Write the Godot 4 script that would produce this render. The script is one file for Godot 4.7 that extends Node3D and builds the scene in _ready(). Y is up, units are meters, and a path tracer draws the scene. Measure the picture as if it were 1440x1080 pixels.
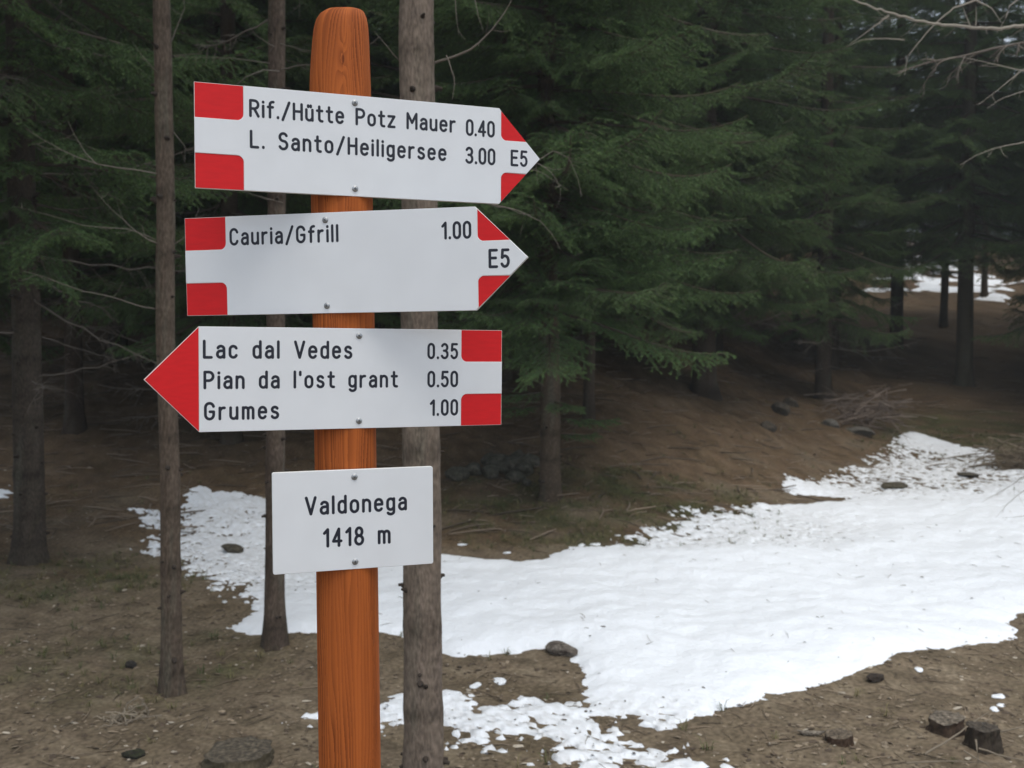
extends Node3D
# A hiking signpost in front of a spruce wood with melting snow. Units are metres, y is up, the camera looks along -z.

const EYE := Vector3(0, 1.6, 0)
var numbers := {}
var mats := {}
var boughs := []          # needle-bearing bough meshes, each [mesh, length]
var dead_twigs := []      # bare dead branch meshes, each [mesh, length]
var stub_mesh: ArrayMesh
var n_big := FastNoiseLite.new()
var n_mid := FastNoiseLite.new()
var n_fine := FastNoiseLite.new()
var n_edge := FastNoiseLite.new()
var snow_outline: PackedVector2Array
var snow_grid := PackedFloat32Array()
const SX0 := -5.6
const SZ0 := -16.8
const SSTEP := 0.1
const SNX := 140
const SNZ := 140


func _ready() -> void:
	make_camera()
	make_light()
	make_noise()
	make_materials()
	make_snow_grid()
	make_ground()
	make_snow()
	make_bough_kit()
	make_forest()
	make_signpost()
	make_ground_things()
	make_litter()


# ---------------------------------------------------------------- camera and light
func make_camera() -> void:
	var c := Camera3D.new()
	c.name = "camera"
	var a := CameraAttributesPhysical.new()
	a.frustum_focal_length = 12.0 / tan(deg_to_rad(41.83 / 2.0))
	a.frustum_focus_distance = 1.52
	a.exposure_aperture = 8.0
	a.frustum_near = 0.05
	a.frustum_far = 900.0
	c.attributes = a
	add_child(c)
	c.position = EYE
	c.rotation_degrees.x = -2.6
	c.current = true


func make_light() -> void:
	var w := WorldEnvironment.new()
	w.name = "surroundings"
	var e := Environment.new()
	e.background_mode = Environment.BG_SKY
	var s := ProceduralSkyMaterial.new()
	s.sky_top_color = Color(0.89, 0.94, 1.0)
	s.sky_horizon_color = Color(0.68, 0.72, 0.785)
	s.sky_curve = 0.3
	s.ground_bottom_color = Color(0.30, 0.28, 0.25)
	s.ground_horizon_color = Color(0.42, 0.42, 0.40)
	s.sun_angle_max = 0.0
	e.sky = Sky.new()
	e.sky.sky_material = s
	e.background_energy_multiplier = 1.2
	e.tonemap_mode = Environment.TONE_MAPPER_LINEAR
	e.tonemap_exposure = 1.74
	e.fog_enabled = true
	e.fog_density = 0.0024
	e.fog_light_color = Color(0.85, 0.88, 0.9)
	e.sdfgi_enabled = true
	e.ssao_enabled = true
	e.ssil_enabled = true
	w.environment = e
	add_child(w)
	var sun := DirectionalLight3D.new()
	sun.name = "overcast_sun"
	sun.light_energy = 0.42
	sun.light_angular_distance = 40.0
	sun.light_color = Color(1.0, 0.98, 0.95)
	sun.shadow_enabled = true
	add_child(sun)
	sun.rotation_degrees = Vector3(-72, 28, 0)


func make_noise() -> void:
	for p in [[n_big, 0.28, 11], [n_mid, 0.9, 12], [n_fine, 4.0, 13], [n_edge, 9.0, 14]]:
		p[0].noise_type = FastNoiseLite.TYPE_SIMPLEX_SMOOTH
		p[0].frequency = p[1]
		p[0].seed = p[2]
		p[0].fractal_octaves = 3


# ---------------------------------------------------------------- helpers
func numbered(called: String) -> String:
	numbers[called] = numbers.get(called, -1) + 1
	return called if numbers[called] == 0 else "%s_%03d" % [called, numbers[called]]


func tag(o: Node, label: String, category: String, group := "", kind := "") -> void:
	if label: o.set_meta("label", label)
	if category: o.set_meta("category", category)
	if group: o.set_meta("group", group)
	if kind: o.set_meta("kind", kind)


func thing(called: String, label: String, category: String, at := Vector3.ZERO, group := "") -> Node3D:
	var o := Node3D.new()
	o.name = numbered(called)
	add_child(o)
	o.position = at
	tag(o, label, category, group)
	return o


func part(called: String, m: Mesh, mat: Material, parent: Node, at := Transform3D()) -> MeshInstance3D:
	var o := MeshInstance3D.new()
	o.name = called if parent != self else numbered(called)
	o.mesh = m
	o.material_override = mat
	o.transform = at
	parent.add_child(o, true)
	return o


func mesh_of(v: PackedVector3Array, n := PackedVector3Array(), c := PackedColorArray(), idx := PackedInt32Array(), uv := PackedVector2Array()) -> ArrayMesh:
	var a := []
	a.resize(Mesh.ARRAY_MAX)
	a[Mesh.ARRAY_VERTEX] = v
	if n.size(): a[Mesh.ARRAY_NORMAL] = n
	if c.size(): a[Mesh.ARRAY_COLOR] = c
	if uv.size(): a[Mesh.ARRAY_TEX_UV] = uv
	if idx.size(): a[Mesh.ARRAY_INDEX] = idx
	var m := ArrayMesh.new()
	m.add_surface_from_arrays(Mesh.PRIMITIVE_TRIANGLES, a)
	return m


func grid_normals(v: PackedVector3Array, nx: int, nz: int) -> PackedVector3Array:
	var n := PackedVector3Array()
	n.resize(v.size())
	for j in nz:
		for i in nx:
			var a := v[j * nx + maxi(i - 1, 0)]
			var b := v[j * nx + mini(i + 1, nx - 1)]
			var c := v[maxi(j - 1, 0) * nx + i]
			var d := v[mini(j + 1, nz - 1) * nx + i]
			var k := (d - c).cross(b - a).normalized()
			n[j * nx + i] = k if k.y > 0 else -k
	return n


# a tube through points pts with radii rad, appended to v, n, c, idx
func tube(pts: PackedVector3Array, rad: PackedFloat32Array, sides: int, col: Color, v: PackedVector3Array, n: PackedVector3Array, c: PackedColorArray, idx: PackedInt32Array) -> void:
	var first := v.size()
	for i in pts.size():
		var t := (pts[mini(i + 1, pts.size() - 1)] - pts[maxi(i - 1, 0)]).normalized()
		var u := t.cross(Vector3.UP if absf(t.y) < 0.9 else Vector3.RIGHT).normalized()
		var w := t.cross(u)
		for k in sides:
			var a := TAU * k / sides
			var d := u * cos(a) + w * sin(a)
			v.append(pts[i] + d * rad[i])
			n.append(d)
			c.append(col)
	for i in pts.size() - 1:
		for k in sides:
			var a := first + i * sides + k
			var b := first + i * sides + (k + 1) % sides
			idx.append_array([a, a + sides, b, b, a + sides, b + sides])


func noise_tex(freq: float, sd: int, octaves: int, lo: float, hi: float, kind := FastNoiseLite.TYPE_SIMPLEX_SMOOTH, size := 512) -> NoiseTexture2D:
	var f := FastNoiseLite.new()
	f.noise_type = kind
	f.frequency = freq
	f.seed = sd
	f.fractal_octaves = octaves
	var t := NoiseTexture2D.new()
	t.width = size
	t.height = size
	t.seamless = true
	t.noise = f
	var g := Gradient.new()
	g.set_color(0, Color(lo, lo, lo))
	g.set_color(1, Color(hi, hi, hi))
	t.color_ramp = g
	return t


func coloured(lin: Color, rough := 0.9) -> StandardMaterial3D:
	var m := StandardMaterial3D.new()
	m.albedo_color = lin.linear_to_srgb()
	m.roughness = rough
	return m


func make_materials() -> void:
	var m := coloured(Color(1, 1, 1), 1.0)
	m.vertex_color_use_as_albedo = true
	m.albedo_texture = noise_tex(0.03, 3, 5, 0.66, 1.0)
	m.uv1_triplanar = true
	m.uv1_world_triplanar = true
	m.uv1_scale = Vector3(1.9, 1.9, 1.9)
	m.heightmap_enabled = true
	m.heightmap_texture = m.albedo_texture
	m.heightmap_scale = 0.9
	m.metallic_specular = 0.2
	mats.ground = m
	m = coloured(Color(0.875, 0.915, 0.975), 0.75)
	m.vertex_color_use_as_albedo = true
	m.uv1_triplanar = true
	m.uv1_world_triplanar = true
	m.uv1_scale = Vector3(2.3, 2.3, 2.3)
	m.heightmap_enabled = true
	m.heightmap_texture = noise_tex(0.018, 5, 5, 0.0, 1.0)
	m.heightmap_scale = 0.45
	mats.snow = m
	m = coloured(Color(1, 1, 1), 0.95)
	m.vertex_color_use_as_albedo = true
	m.albedo_texture = noise_tex(0.03, 7, 5, 0.6, 1.0)
	m.uv1_triplanar = true
	m.uv1_world_triplanar = true
	m.uv1_scale = Vector3(5.0, 1.6, 5.0)
	m.heightmap_enabled = true
	m.heightmap_texture = m.albedo_texture
	m.heightmap_scale = 0.6
	m.metallic_specular = 0.25
	mats.bark = m
	m = coloured(Color(1, 1, 1), 0.7)
	m.vertex_color_use_as_albedo = true
	m.backlight_enabled = true
	m.backlight = Color(0.35, 0.4, 0.25)
	m.metallic_specular = 0.35
	mats.needles = m
	m = coloured(Color(1, 1, 1), 0.9)
	m.vertex_color_use_as_albedo = true
	mats.plain = m
	m = coloured(Color(0.775, 0.79, 0.815), 0.42)
	m.roughness_texture = noise_tex(0.012, 21, 4, 0.7, 1.0)
	m.uv1_triplanar = true
	m.uv1_scale = Vector3(4, 4, 4)
	m.albedo_texture = noise_tex(0.006, 22, 3, 0.98, 1.0)
	mats.board = m
	mats.edge = coloured(Color(0.74, 0.74, 0.70), 0.6)
	m = coloured(Color(0.70, 0.014, 0.018), 0.55)
	m.metallic_specular = 0.35
	m.uv1_triplanar = true
	m.uv1_scale = Vector3(3, 14, 3)
	m.albedo_texture = noise_tex(0.02, 23, 4, 0.95, 1.0)
	mats.red = m
	mats.ink = coloured(Color(0.008, 0.010, 0.022), 0.55)
	m = coloured(Color(0.36, 0.37, 0.38), 0.5)
	m.metallic = 0.9
	mats.zinc = m
	mats.slot = coloured(Color(0.05, 0.05, 0.055), 0.6)
	m = coloured(Color(1, 1, 1), 0.95)
	m.vertex_color_use_as_albedo = true
	m.albedo_texture = noise_tex(0.02, 31, 5, 0.4, 1.0)
	m.uv1_triplanar = true
	m.uv1_world_triplanar = true
	m.uv1_scale = Vector3(4, 4, 4)
	m.heightmap_enabled = true
	m.heightmap_texture = m.albedo_texture
	m.heightmap_scale = 1.0
	mats.stone = m
	# stained wood of the post: growth rings cut lengthwise, so bands run along the post
	var im := Image.create(512, 1024, false, Image.FORMAT_RGB8)
	var hm := Image.create(512, 1024, false, Image.FORMAT_L8)
	var f := FastNoiseLite.new()
	f.frequency = 1.0
	f.seed = 5
	f.fractal_octaves = 2
	var g := FastNoiseLite.new()
	g.frequency = 1.0
	g.seed = 9
	var light := Color(0.43, 0.112, 0.024)
	var dark := Color(0.10, 0.018, 0.004)
	for y in 1024:
		for x in 512:
			var a := TAU * x / 512.0
			var px := cos(a) * 1.1
			var pz := sin(a) * 1.1
			var along := y / 1024.0
			var warp := f.get_noise_3d(px, along * 2.6, pz) * 1.5
			var ring := x / 512.0 * 62.0 + warp * 1.6
			var knot := 0.0
			for q in [[108, 567, 6.0], [330, 300, 12.0]]:
				var off := Vector2((x - q[0]) / q[2], (y - q[1]) / (q[2] * 1.5)).length()
				ring += 2.2 * exp(-off * off * 0.22) * signf(x - q[0] + 0.5)
				knot = maxf(knot, 1.0 - smoothstep(0.45, 0.8, off))
			var saw := ring - floorf(ring)
			var band := pow(saw, 1.4) * (0.70 + 0.30 * sin(ring * 0.37 + 2.0 * warp))
			var fibre := 0.5 + 0.5 * g.get_noise_3d(px * 60.0, along * 16.0, pz * 60.0)
			var tone := 0.5 + 0.5 * f.get_noise_3d(px * 2.0 + 9.0, along * 3.0, pz * 2.0)
			var k := clampf(band * 0.8 + (fibre - 0.5) * 0.35 + (tone - 0.5) * 0.5 + knot * 0.7, 0.0, 1.0)
			im.set_pixel(x, y, light.lerp(dark, k).linear_to_srgb())
			hm.set_pixel(x, y, Color(1.0 - band * 0.7, 0, 0))
	m = StandardMaterial3D.new()
	m.albedo_texture = ImageTexture.create_from_image(im)
	m.roughness = 0.7
	m.metallic_specular = 0.3
	m.heightmap_enabled = true
	m.heightmap_texture = ImageTexture.create_from_image(hm)
	m.heightmap_scale = 0.05
	mats.wood = m


# ---------------------------------------------------------------- terrain
func ground_y(x: float, z: float) -> float:
	var d := -z
	var d0 := 7.2 + 6.8 * smoothstep(0.5, 6.5, x)
	var t := maxf(0.0, d - d0)
	var h := 0.2 * (t * t / (t + 1.2))
	if d > 40.0:
		h -= 0.1 * (d - 40.0)
	var far := clampf(d / 30.0, 0.0, 1.0)
	return h + 0.05 * n_big.get_noise_2d(x, z) * (1.0 + 2.0 * far) + (0.022 + 0.07 * smoothstep(0.5, 4.0, t)) * n_mid.get_noise_2d(x, z) + 0.008 * n_fine.get_noise_2d(x, z) - 0.01


func make_snow_grid() -> void:
	var p := PackedFloat32Array([-3.28,-8.61, -3.19,-8.69, -3.07,-8.54, -2.85,-8.61, -2.95,-9.04, -2.87,-9.20, -2.70,-9.04, -2.45,-9.04, -2.14,-8.96, -1.80,-9.04, -1.39,-8.84, -0.92,-8.10, -0.53,-7.36, -0.10,-7.23, 0.21,-7.27, 0.38,-7.59, 0.60,-7.63, 0.83,-7.72, 1.04,-8.09, 1.28,-8.19, 1.53,-8.79, 1.78,-8.90, 2.25,-9.30, 2.82,-9.65, 3.24,-9.77, 3.42,-10.22, 3.16,-10.33, 2.82,-10.17, 2.80,-10.42, 3.03,-10.93, 3.19,-10.95, 3.75,-11.85, 4.37,-12.81, 5.21,-14.09, 5.81,-15.09, 6.29,-15.71, 6.39,-15.24, 6.54,-14.62, 6.67,-13.90, 6.00,-12.23, 6.61,-12.23, 6.43,-10.03, 4.45,-6.92, 3.34,-6.15, 3.03,-5.95, 2.89,-5.76, 2.88,-5.62, 2.71,-5.42, 2.59,-5.32, 2.31,-5.21, 1.93,-4.96, 1.66,-4.81, 1.54,-4.66, 1.31,-4.49, 1.11,-4.42, 0.98,-4.27, 0.85,-4.22, 0.69,-4.17, 0.58,-4.14, 0.55,-4.11, 0.48,-4.17, 0.45,-4.08, 0.52,-3.98, 0.66,-3.84, 0.78,-3.75, 0.86,-3.68, 0.74,-3.65, 0.42,-3.66, 0.22,-3.75, 0.11,-3.79, -0.03,-3.82, 0.11,-3.90, -0.06,-3.98, -0.23,-4.02, -0.35,-4.08, -0.53,-4.11, -0.68,-4.12, -0.86,-4.14, -0.95,-4.20, -0.86,-4.27, -0.69,-4.38, -0.51,-4.47, -0.26,-4.56, -0.06,-4.38, 0.13,-4.46, 0.30,-4.38, 0.34,-4.61, 0.32,-4.86, 0.29,-5.05, 0.18,-5.05, 0.00,-5.00, -0.29,-4.98, -0.61,-5.33, -0.84,-5.36, -1.07,-5.32, -1.25,-5.27, -1.44,-5.34, -1.61,-5.45, -1.50,-5.59, -1.54,-5.82, -1.65,-5.98, -1.73,-6.29, -1.94,-6.47, -2.17,-6.75, -2.33,-7.03, -2.52,-7.36, -2.76,-7.51, -2.86,-7.65, -2.87,-7.88, -2.71,-7.92, -2.76,-8.06, -2.99,-8.13, -3.13,-8.31])
	for i in p.size() / 2:
		snow_outline.append(Vector2(p[i * 2], p[i * 2 + 1]))
	snow_grid.resize(SNX * SNZ)
	var n := snow_outline.size()
	for j in SNZ:
		for i in SNX:
			var q := Vector2(SX0 + i * SSTEP, SZ0 + j * SSTEP)
			var best := 1e9
			var inside := false
			for k in n:
				var a := snow_outline[k]
				var b := snow_outline[(k + 1) % n]
				if (a.y > q.y) != (b.y > q.y) and q.x < (b.x - a.x) * (q.y - a.y) / (b.y - a.y) + a.x:
					inside = not inside
				var ab := b - a
				var t := clampf((q - a).dot(ab) / maxf(ab.length_squared(), 1e-6), 0.0, 1.0)
				best = minf(best, (q - a - ab * t).length_squared())
			snow_grid[j * SNX + i] = sqrt(best) * (1.0 if inside else -1.0)


func snow_distance(x: float, z: float) -> float:
	var u := (x - SX0) / SSTEP
	var w := (z - SZ0) / SSTEP
	if u < 0 or w < 0 or u >= SNX - 1 or w >= SNZ - 1:
		return -9.0
	var i := int(u)
	var j := int(w)
	var fu := u - i
	var fw := w - j
	var k := j * SNX + i
	return lerpf(lerpf(snow_grid[k], snow_grid[k + 1], fu), lerpf(snow_grid[k + SNX], snow_grid[k + SNX + 1], fu), fw)


func blob(x: float, z: float, cx: float, cz: float, rx: float, rz: float) -> float:
	var q := Vector2((x - cx) / rx, (z - cz) / rz).length()
	return 1.0 - smoothstep(0.55, 1.0, q)


func broken(x: float, z: float) -> float:
	var m := blob(x, z, 4.6, -12.6, 2.6, 3.4)
	m = maxf(m, 0.95 * blob(x, z, -2.3, -7.2, 1.7, 2.2))
	m = maxf(m, 0.9 * blob(x, z, 0.0, -4.0, 1.3, 0.55))
	m = maxf(m, 1.0 * blob(x, z, 1.4, -8.5, 1.9, 1.3))
	return m


func snow_depth(x: float, z: float) -> float:
	var sd := snow_distance(x, z)
	if sd < -0.4:
		return -0.2
	var r := broken(x, z)
	var e := sd + (n_fine.get_noise_2d(x * 0.7, z) * 0.12 + n_edge.get_noise_2d(x, z * 1.4) * 0.06) * (0.45 + r)
	var h := 0.055 * (1.0 - exp(-e / 0.10)) if e > 0.0 else e * 0.35
	h += r * (n_fine.get_noise_2d(x * 1.1 + 40.0, z * 1.6) * 0.055 + n_edge.get_noise_2d(x * 1.5, z * 2.4 + 7.0) * 0.075 - 0.024 - 0.028 * blob(x, z, 4.6, -12.6, 2.4, 3.2))
	h += r * 0.035 * n_edge.get_noise_2d(x * 2.6 + 3.0, z * 2.2)
	if h > 0.0: h = lerpf(h, 0.015 * (1.0 - exp(-h / 0.008)), minf(1.0, r * 1.3))
	return h + (0.009 * n_mid.get_noise_2d(x * 1.4 + 9.0, z * 2.6) + 0.006 * n_fine.get_noise_2d(x, z)) * smoothstep(0.0, 0.5, sd) * (1.0 - 0.6 * r)


func spread(steps: Array) -> PackedFloat32Array:
	# steps: [from, to, step] in turn
	var a := PackedFloat32Array()
	for s in steps:
		var x: float = s[0]
		while x < s[1] - 1e-5:
			a.append(x)
			x += s[2]
	a.append(steps[-1][1])
	return a


func make_ground() -> void:
	var xs := spread([[-400, -60, 20.0], [-60, -20, 2.0], [-20, -6, 0.35], [-6, 7, 0.06], [7, 20, 0.3], [20, 60, 2.0], [60, 400, 20.0]])
	var ds := spread([[-300, -20, 20.0], [-20, 1, 1.0], [1, 3, 0.12], [3, 6, 0.035], [6, 10, 0.06], [10, 18, 0.12], [18, 44, 0.5], [44, 100, 4.0], [100, 700, 30.0]])
	var v := PackedVector3Array()
	var c := PackedColorArray()
	var idx := PackedInt32Array()
	var soil := Color(0.25, 0.198, 0.140)
	var needles := Color(0.185, 0.128, 0.082)
	var moss := Color(0.085, 0.098, 0.042)
	var pale := Color(0.27, 0.225, 0.165)
	for d in ds:
		for x in xs:
			var z := -d
			v.append(Vector3(x, ground_y(x, z), z))
			var a := n_mid.get_noise_2d(x + 31.0, z * 1.2)
			var b := n_fine.get_noise_2d(x, z + 17.0)
			var wood := smoothstep(-0.8, 2.0, d - (7.2 + 6.8 * smoothstep(0.5, 6.5, x)) + 2.2 * a + b)   # needle carpet begins in patches under the first spruces
			var k := soil.lerp(needles, clampf(wood + a * 0.4, 0.0, 1.0))
			var g := maxf(0.6 * blob(x, z, -3.0, -6.7, 1.1, 0.9), maxf(0.8 * blob(x, z, 1.2, -8.6, 2.4, 1.5), maxf(blob(x, z, 7.5, -15.0, 2.5, 2.5), 0.45 * blob(x, z, -1.9, -4.9, 0.9, 0.7))))
			k = k.lerp(moss, clampf(g * (0.45 + 1.1 * n_mid.get_noise_2d(x * 2.2, z * 2.2 + 5.0) + 0.5 * b) + 0.18 * maxf(0.0, a), 0.0, 0.85))
			k = k.lerp(pale, clampf(b * 1.4 - 0.32, 0.0, 0.55) * (1.0 - 0.8 * wood))
			c.append(k * (1.0 + 0.45 * b + 0.25 * n_edge.get_noise_2d(x, z)))
	var nx := xs.size()
	for j in ds.size() - 1:
		for i in nx - 1:
			var a := j * nx + i
			idx.append_array([a, a + nx, a + 1, a + 1, a + nx, a + nx + 1])
	var o := part("ground", mesh_of(v, grid_normals(v, nx, ds.size()), c, idx), mats.ground, self)
	tag(o, "brown forest floor of soil, needles and thin moss", "ground", "", "structure")


func make_snow() -> void:
	var xs := spread([[-5.0, 6.9, 0.02]])
	var ds := spread([[3.45, 5.0, 0.02], [5.0, 7.5, 0.025], [7.5, 10.5, 0.03], [10.5, 16.4, 0.05]])
	var nx := xs.size()
	var v := PackedVector3Array()
	var c := PackedColorArray()
	var hs := PackedFloat32Array()
	var idx := PackedInt32Array()
	for d in ds:
		for x in xs:
			var h := snow_depth(x, -d)
			hs.append(h)
			v.append(Vector3(x, ground_y(x, -d) + (h if h > -0.19 else -0.1), -d))
			# old snow carries needles and soil where it has melted thin
			var dirt := clampf(0.14 * broken(x, -d) + 0.06 * n_mid.get_noise_2d(x * 1.3, d * 3.0) + 0.5 * broken(x, -d) * n_edge.get_noise_2d(x * 1.7, d * 1.7), 0.0, 0.4)
			c.append(Color(1, 1, 1).lerp(Color(0.42, 0.38, 0.33), dirt))
	for j in ds.size() - 1:
		for i in nx - 1:
			var a := j * nx + i
			if maxf(maxf(hs[a], hs[a + 1]), maxf(hs[a + nx], hs[a + nx + 1])) > -0.015:
				idx.append_array([a, a + nx, a + 1, a + 1, a + nx, a + nx + 1])
	var o := part("snow", mesh_of(v, grid_normals(v, nx, ds.size()), c, idx), mats.snow, self)
	tag(o, "sheet of melting old snow across the clearing with ragged edges", "snow", "", "structure")
	snow_patch("snow_patch", "small snow patch on the forest floor at the left edge", PackedVector2Array([Vector2(-4.81, -8.88), Vector2(-4.95, -9.14), Vector2(-4.61, -9.12), Vector2(-4.46, -9.00), Vector2(-4.43, -8.88)]), 0.03, 0.12)
	snow_patch("snow_patch", "distant snow patch on the slope seen between the trunks", PackedVector2Array([Vector2(10.79, -30.10), Vector2(11.58, -32.33), Vector2(13.93, -36.47), Vector2(16.79, -39.07), Vector2(16.24, -34.91), Vector2(13.91, -28.15), Vector2(13.49, -29.42), Vector2(12.74, -30.10), Vector2(12.12, -31.25)]), 0.22, 0.9)


func snow_patch(called: String, label: String, poly: PackedVector2Array, step: float, soft: float) -> void:
	var lo := poly[0]
	var hi := poly[0]
	for p in poly:
		lo = lo.min(p)
		hi = hi.max(p)
	lo -= Vector2.ONE * step * 4
	hi += Vector2.ONE * step * 4
	var nx := int((hi.x - lo.x) / step) + 2
	var nz := int((hi.y - lo.y) / step) + 2
	var v := PackedVector3Array()
	var hs := PackedFloat32Array()
	var idx := PackedInt32Array()
	var c := PackedColorArray()
	for j in nz:
		for i in nx:
			var q := Vector2(lo.x + i * step, hi.y - j * step)
			var best := 1e9
			for k in poly.size():
				best = minf(best, q.distance_to(Geometry2D.get_closest_point_to_segment(q, poly[k], poly[(k + 1) % poly.size()])))
			var sd := best if Geometry2D.is_point_in_polygon(q, poly) else -best
			sd = minf(sd, soft * 0.45)
			sd += soft * (1.9 * n_mid.get_noise_2d(q.x * 0.9 / soft * 0.2, q.y * 3.0 / soft * 0.2) + 1.3 * n_fine.get_noise_2d(q.x / soft * 0.2, q.y * 1.6 / soft * 0.2) - 0.42)
			var h := clampf(sd * 0.3, -0.12, 0.06)
			hs.append(h)
			v.append(Vector3(q.x, ground_y(q.x, q.y) + h, q.y))
			c.append(Color(1, 1, 1))
	for j in nz - 1:
		for i in nx - 1:
			var a := j * nx + i
			if maxf(maxf(hs[a], hs[a + 1]), maxf(hs[a + nx], hs[a + nx + 1])) > -0.02:
				idx.append_array([a, a + nx, a + 1, a + 1, a + nx, a + nx + 1])
	var o := part(called, mesh_of(v, grid_normals(v, nx, nz), c, idx), mats.snow, self)
	tag(o, label, "snow", "", "structure")


# ---------------------------------------------------------------- boughs
# A spruce bough along +x: sagging axis with a rising tip, side shoots that hang a little, small shoots on them, all set with needles.
func make_bough(length: float, sag: float, lush: float, sd: int, hang: float) -> ArrayMesh:
	var rng := RandomNumberGenerator.new()
	rng.seed = sd
	var v := PackedVector3Array()
	var c := PackedColorArray()
	var wood := Color(0.085, 0.066, 0.050)
	var sticks := []      # [points, radius at base, needles from, tip share]
	var axis := PackedVector3Array()
	var steps := 14
	var bend := rng.randf_range(-0.12, 0.12)
	for i in steps + 1:
		var t := float(i) / steps
		axis.append(Vector3(length * t, length * (0.06 * t - sag * t * t + sag * 0.95 * t * t * t * t), length * bend * t * t))
	sticks.append([axis, 0.011 * length, 0.5, 1.0])
	var t := 0.16
	var side := 1.0
	while t < 0.985:
		var i := int(t * steps)
		var p := axis[i].lerp(axis[mini(i + 1, steps)], t * steps - i)
		var fwd := (axis[mini(i + 1, steps)] - axis[i]).normalized()
		side = -side
		var l2 := length * 0.36 * pow(1.0 - t, 0.62) * smoothstep(0.0, 0.42, t) * rng.randf_range(0.65, 1.15) + 0.07
		var sp := rng.randf_range(0.75, 1.15)
		var out := (fwd * cos(sp) + Vector3(0, rng.randf_range(-0.25, 0.15), side) * sin(sp)).normalized()
		var q := PackedVector3Array()
		for k in 6:
			var s := k / 5.0
			q.append(p + out * l2 * s + fwd * l2 * 0.12 * s * s + Vector3.DOWN * l2 * hang * (s * s * (1.15 - 0.4 * s)))
		sticks.append([q, 0.004, 0.45 - 0.42 * smoothstep(0.1, 0.55, t), 0.8])
		var s2 := 0.2 - 0.1 * t
		var sd2 := side
		while s2 < 0.97:
			var k := int(s2 * 5)
			var b := q[k].lerp(q[mini(k + 1, 5)], s2 * 5 - k)
			var f2 := (q[mini(k + 1, 5)] - q[k]).normalized()
			sd2 = -sd2
			var across := f2.cross(Vector3.UP).normalized() * sd2
			var l3 := rng.randf_range(0.055, 0.13) * (1.15 - 0.6 * s2) * (0.6 + 0.4 * minf(1.0, l2 * 3.0))
			var o3 := (f2 * 0.68 + across * 0.72 + Vector3(0, rng.randf_range(-0.35, 0.1), 0)).normalized()
			if rng.randf() < lush:
				sticks.append([PackedVector3Array([b, b + o3 * l3 * 0.5, b + o3 * l3 + Vector3.DOWN * l3 * 0.18]), 0.0016, 0.0, 1.0])
			s2 += 0.029 / l2
		t += rng.randf_range(0.03, 0.044) / length
	for st in sticks:
		var q: PackedVector3Array = st[0]
		var n := q.size()
		# the stick itself, three-sided
		for i in n - 1:
			var f := (q[i + 1] - q[i]).normalized()
			var u := f.cross(Vector3(0.1, 1, 0.05)).normalized()
			var w := f.cross(u)
			var r0: float = st[1] * (1.0 - 0.75 * i / (n - 1.0))
			var r1: float = st[1] * (1.0 - 0.75 * (i + 1) / (n - 1.0))
			for k in 3:
				var a := u * cos(TAU * k / 3) + w * sin(TAU * k / 3)
				var b := u * cos(TAU * (k + 1) / 3) + w * sin(TAU * (k + 1) / 3)
				v.append_array([q[i] + a * r0, q[i] + b * r0, q[i + 1] + a * r1, q[i + 1] + a * r1, q[i] + b * r0, q[i + 1] + b * r1])
				for z in 6: c.append(wood)
		# needles
		var total := 0.0
		for i in n - 1: total += q[i].distance_to(q[i + 1])
		var at: float = st[2] * total
		while at < total:
			var left := at
			var i := 0
			while i < n - 2 and left > q[i].distance_to(q[i + 1]):
				left -= q[i].distance_to(q[i + 1])
				i += 1
			var f := (q[i + 1] - q[i]).normalized()
			var p := q[i] + f * left
			var u := f.cross(Vector3.UP).normalized()
			var w := u.cross(f)
			var a := rng.randf_range(-0.5, PI + 0.5)
			var dir := (f * rng.randf_range(0.55, 1.0) + (u * cos(a) + w * sin(a)) * 0.8).normalized()
			var ln := rng.randf_range(0.015, 0.025)
			var wd := dir.cross(Vector3(rng.randf() - 0.5, rng.randf() - 0.5, rng.randf() - 0.5)).normalized() * 0.0026
			v.append_array([p - wd, p + wd, p + dir * ln])
			var young: float = clampf(at / total * st[3] - 0.1, 0.0, 1.0) * rng.randf()
			var k := Color(0.068, 0.128, 0.050).lerp(Color(0.200, 0.300, 0.095), young) * rng.randf_range(0.75, 1.2)
			c.append(k); c.append(k); c.append(k)
			at += 0.0036 / clampf(lush, 0.5, 1.0)
	return mesh_of(v, PackedVector3Array(), c)


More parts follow.
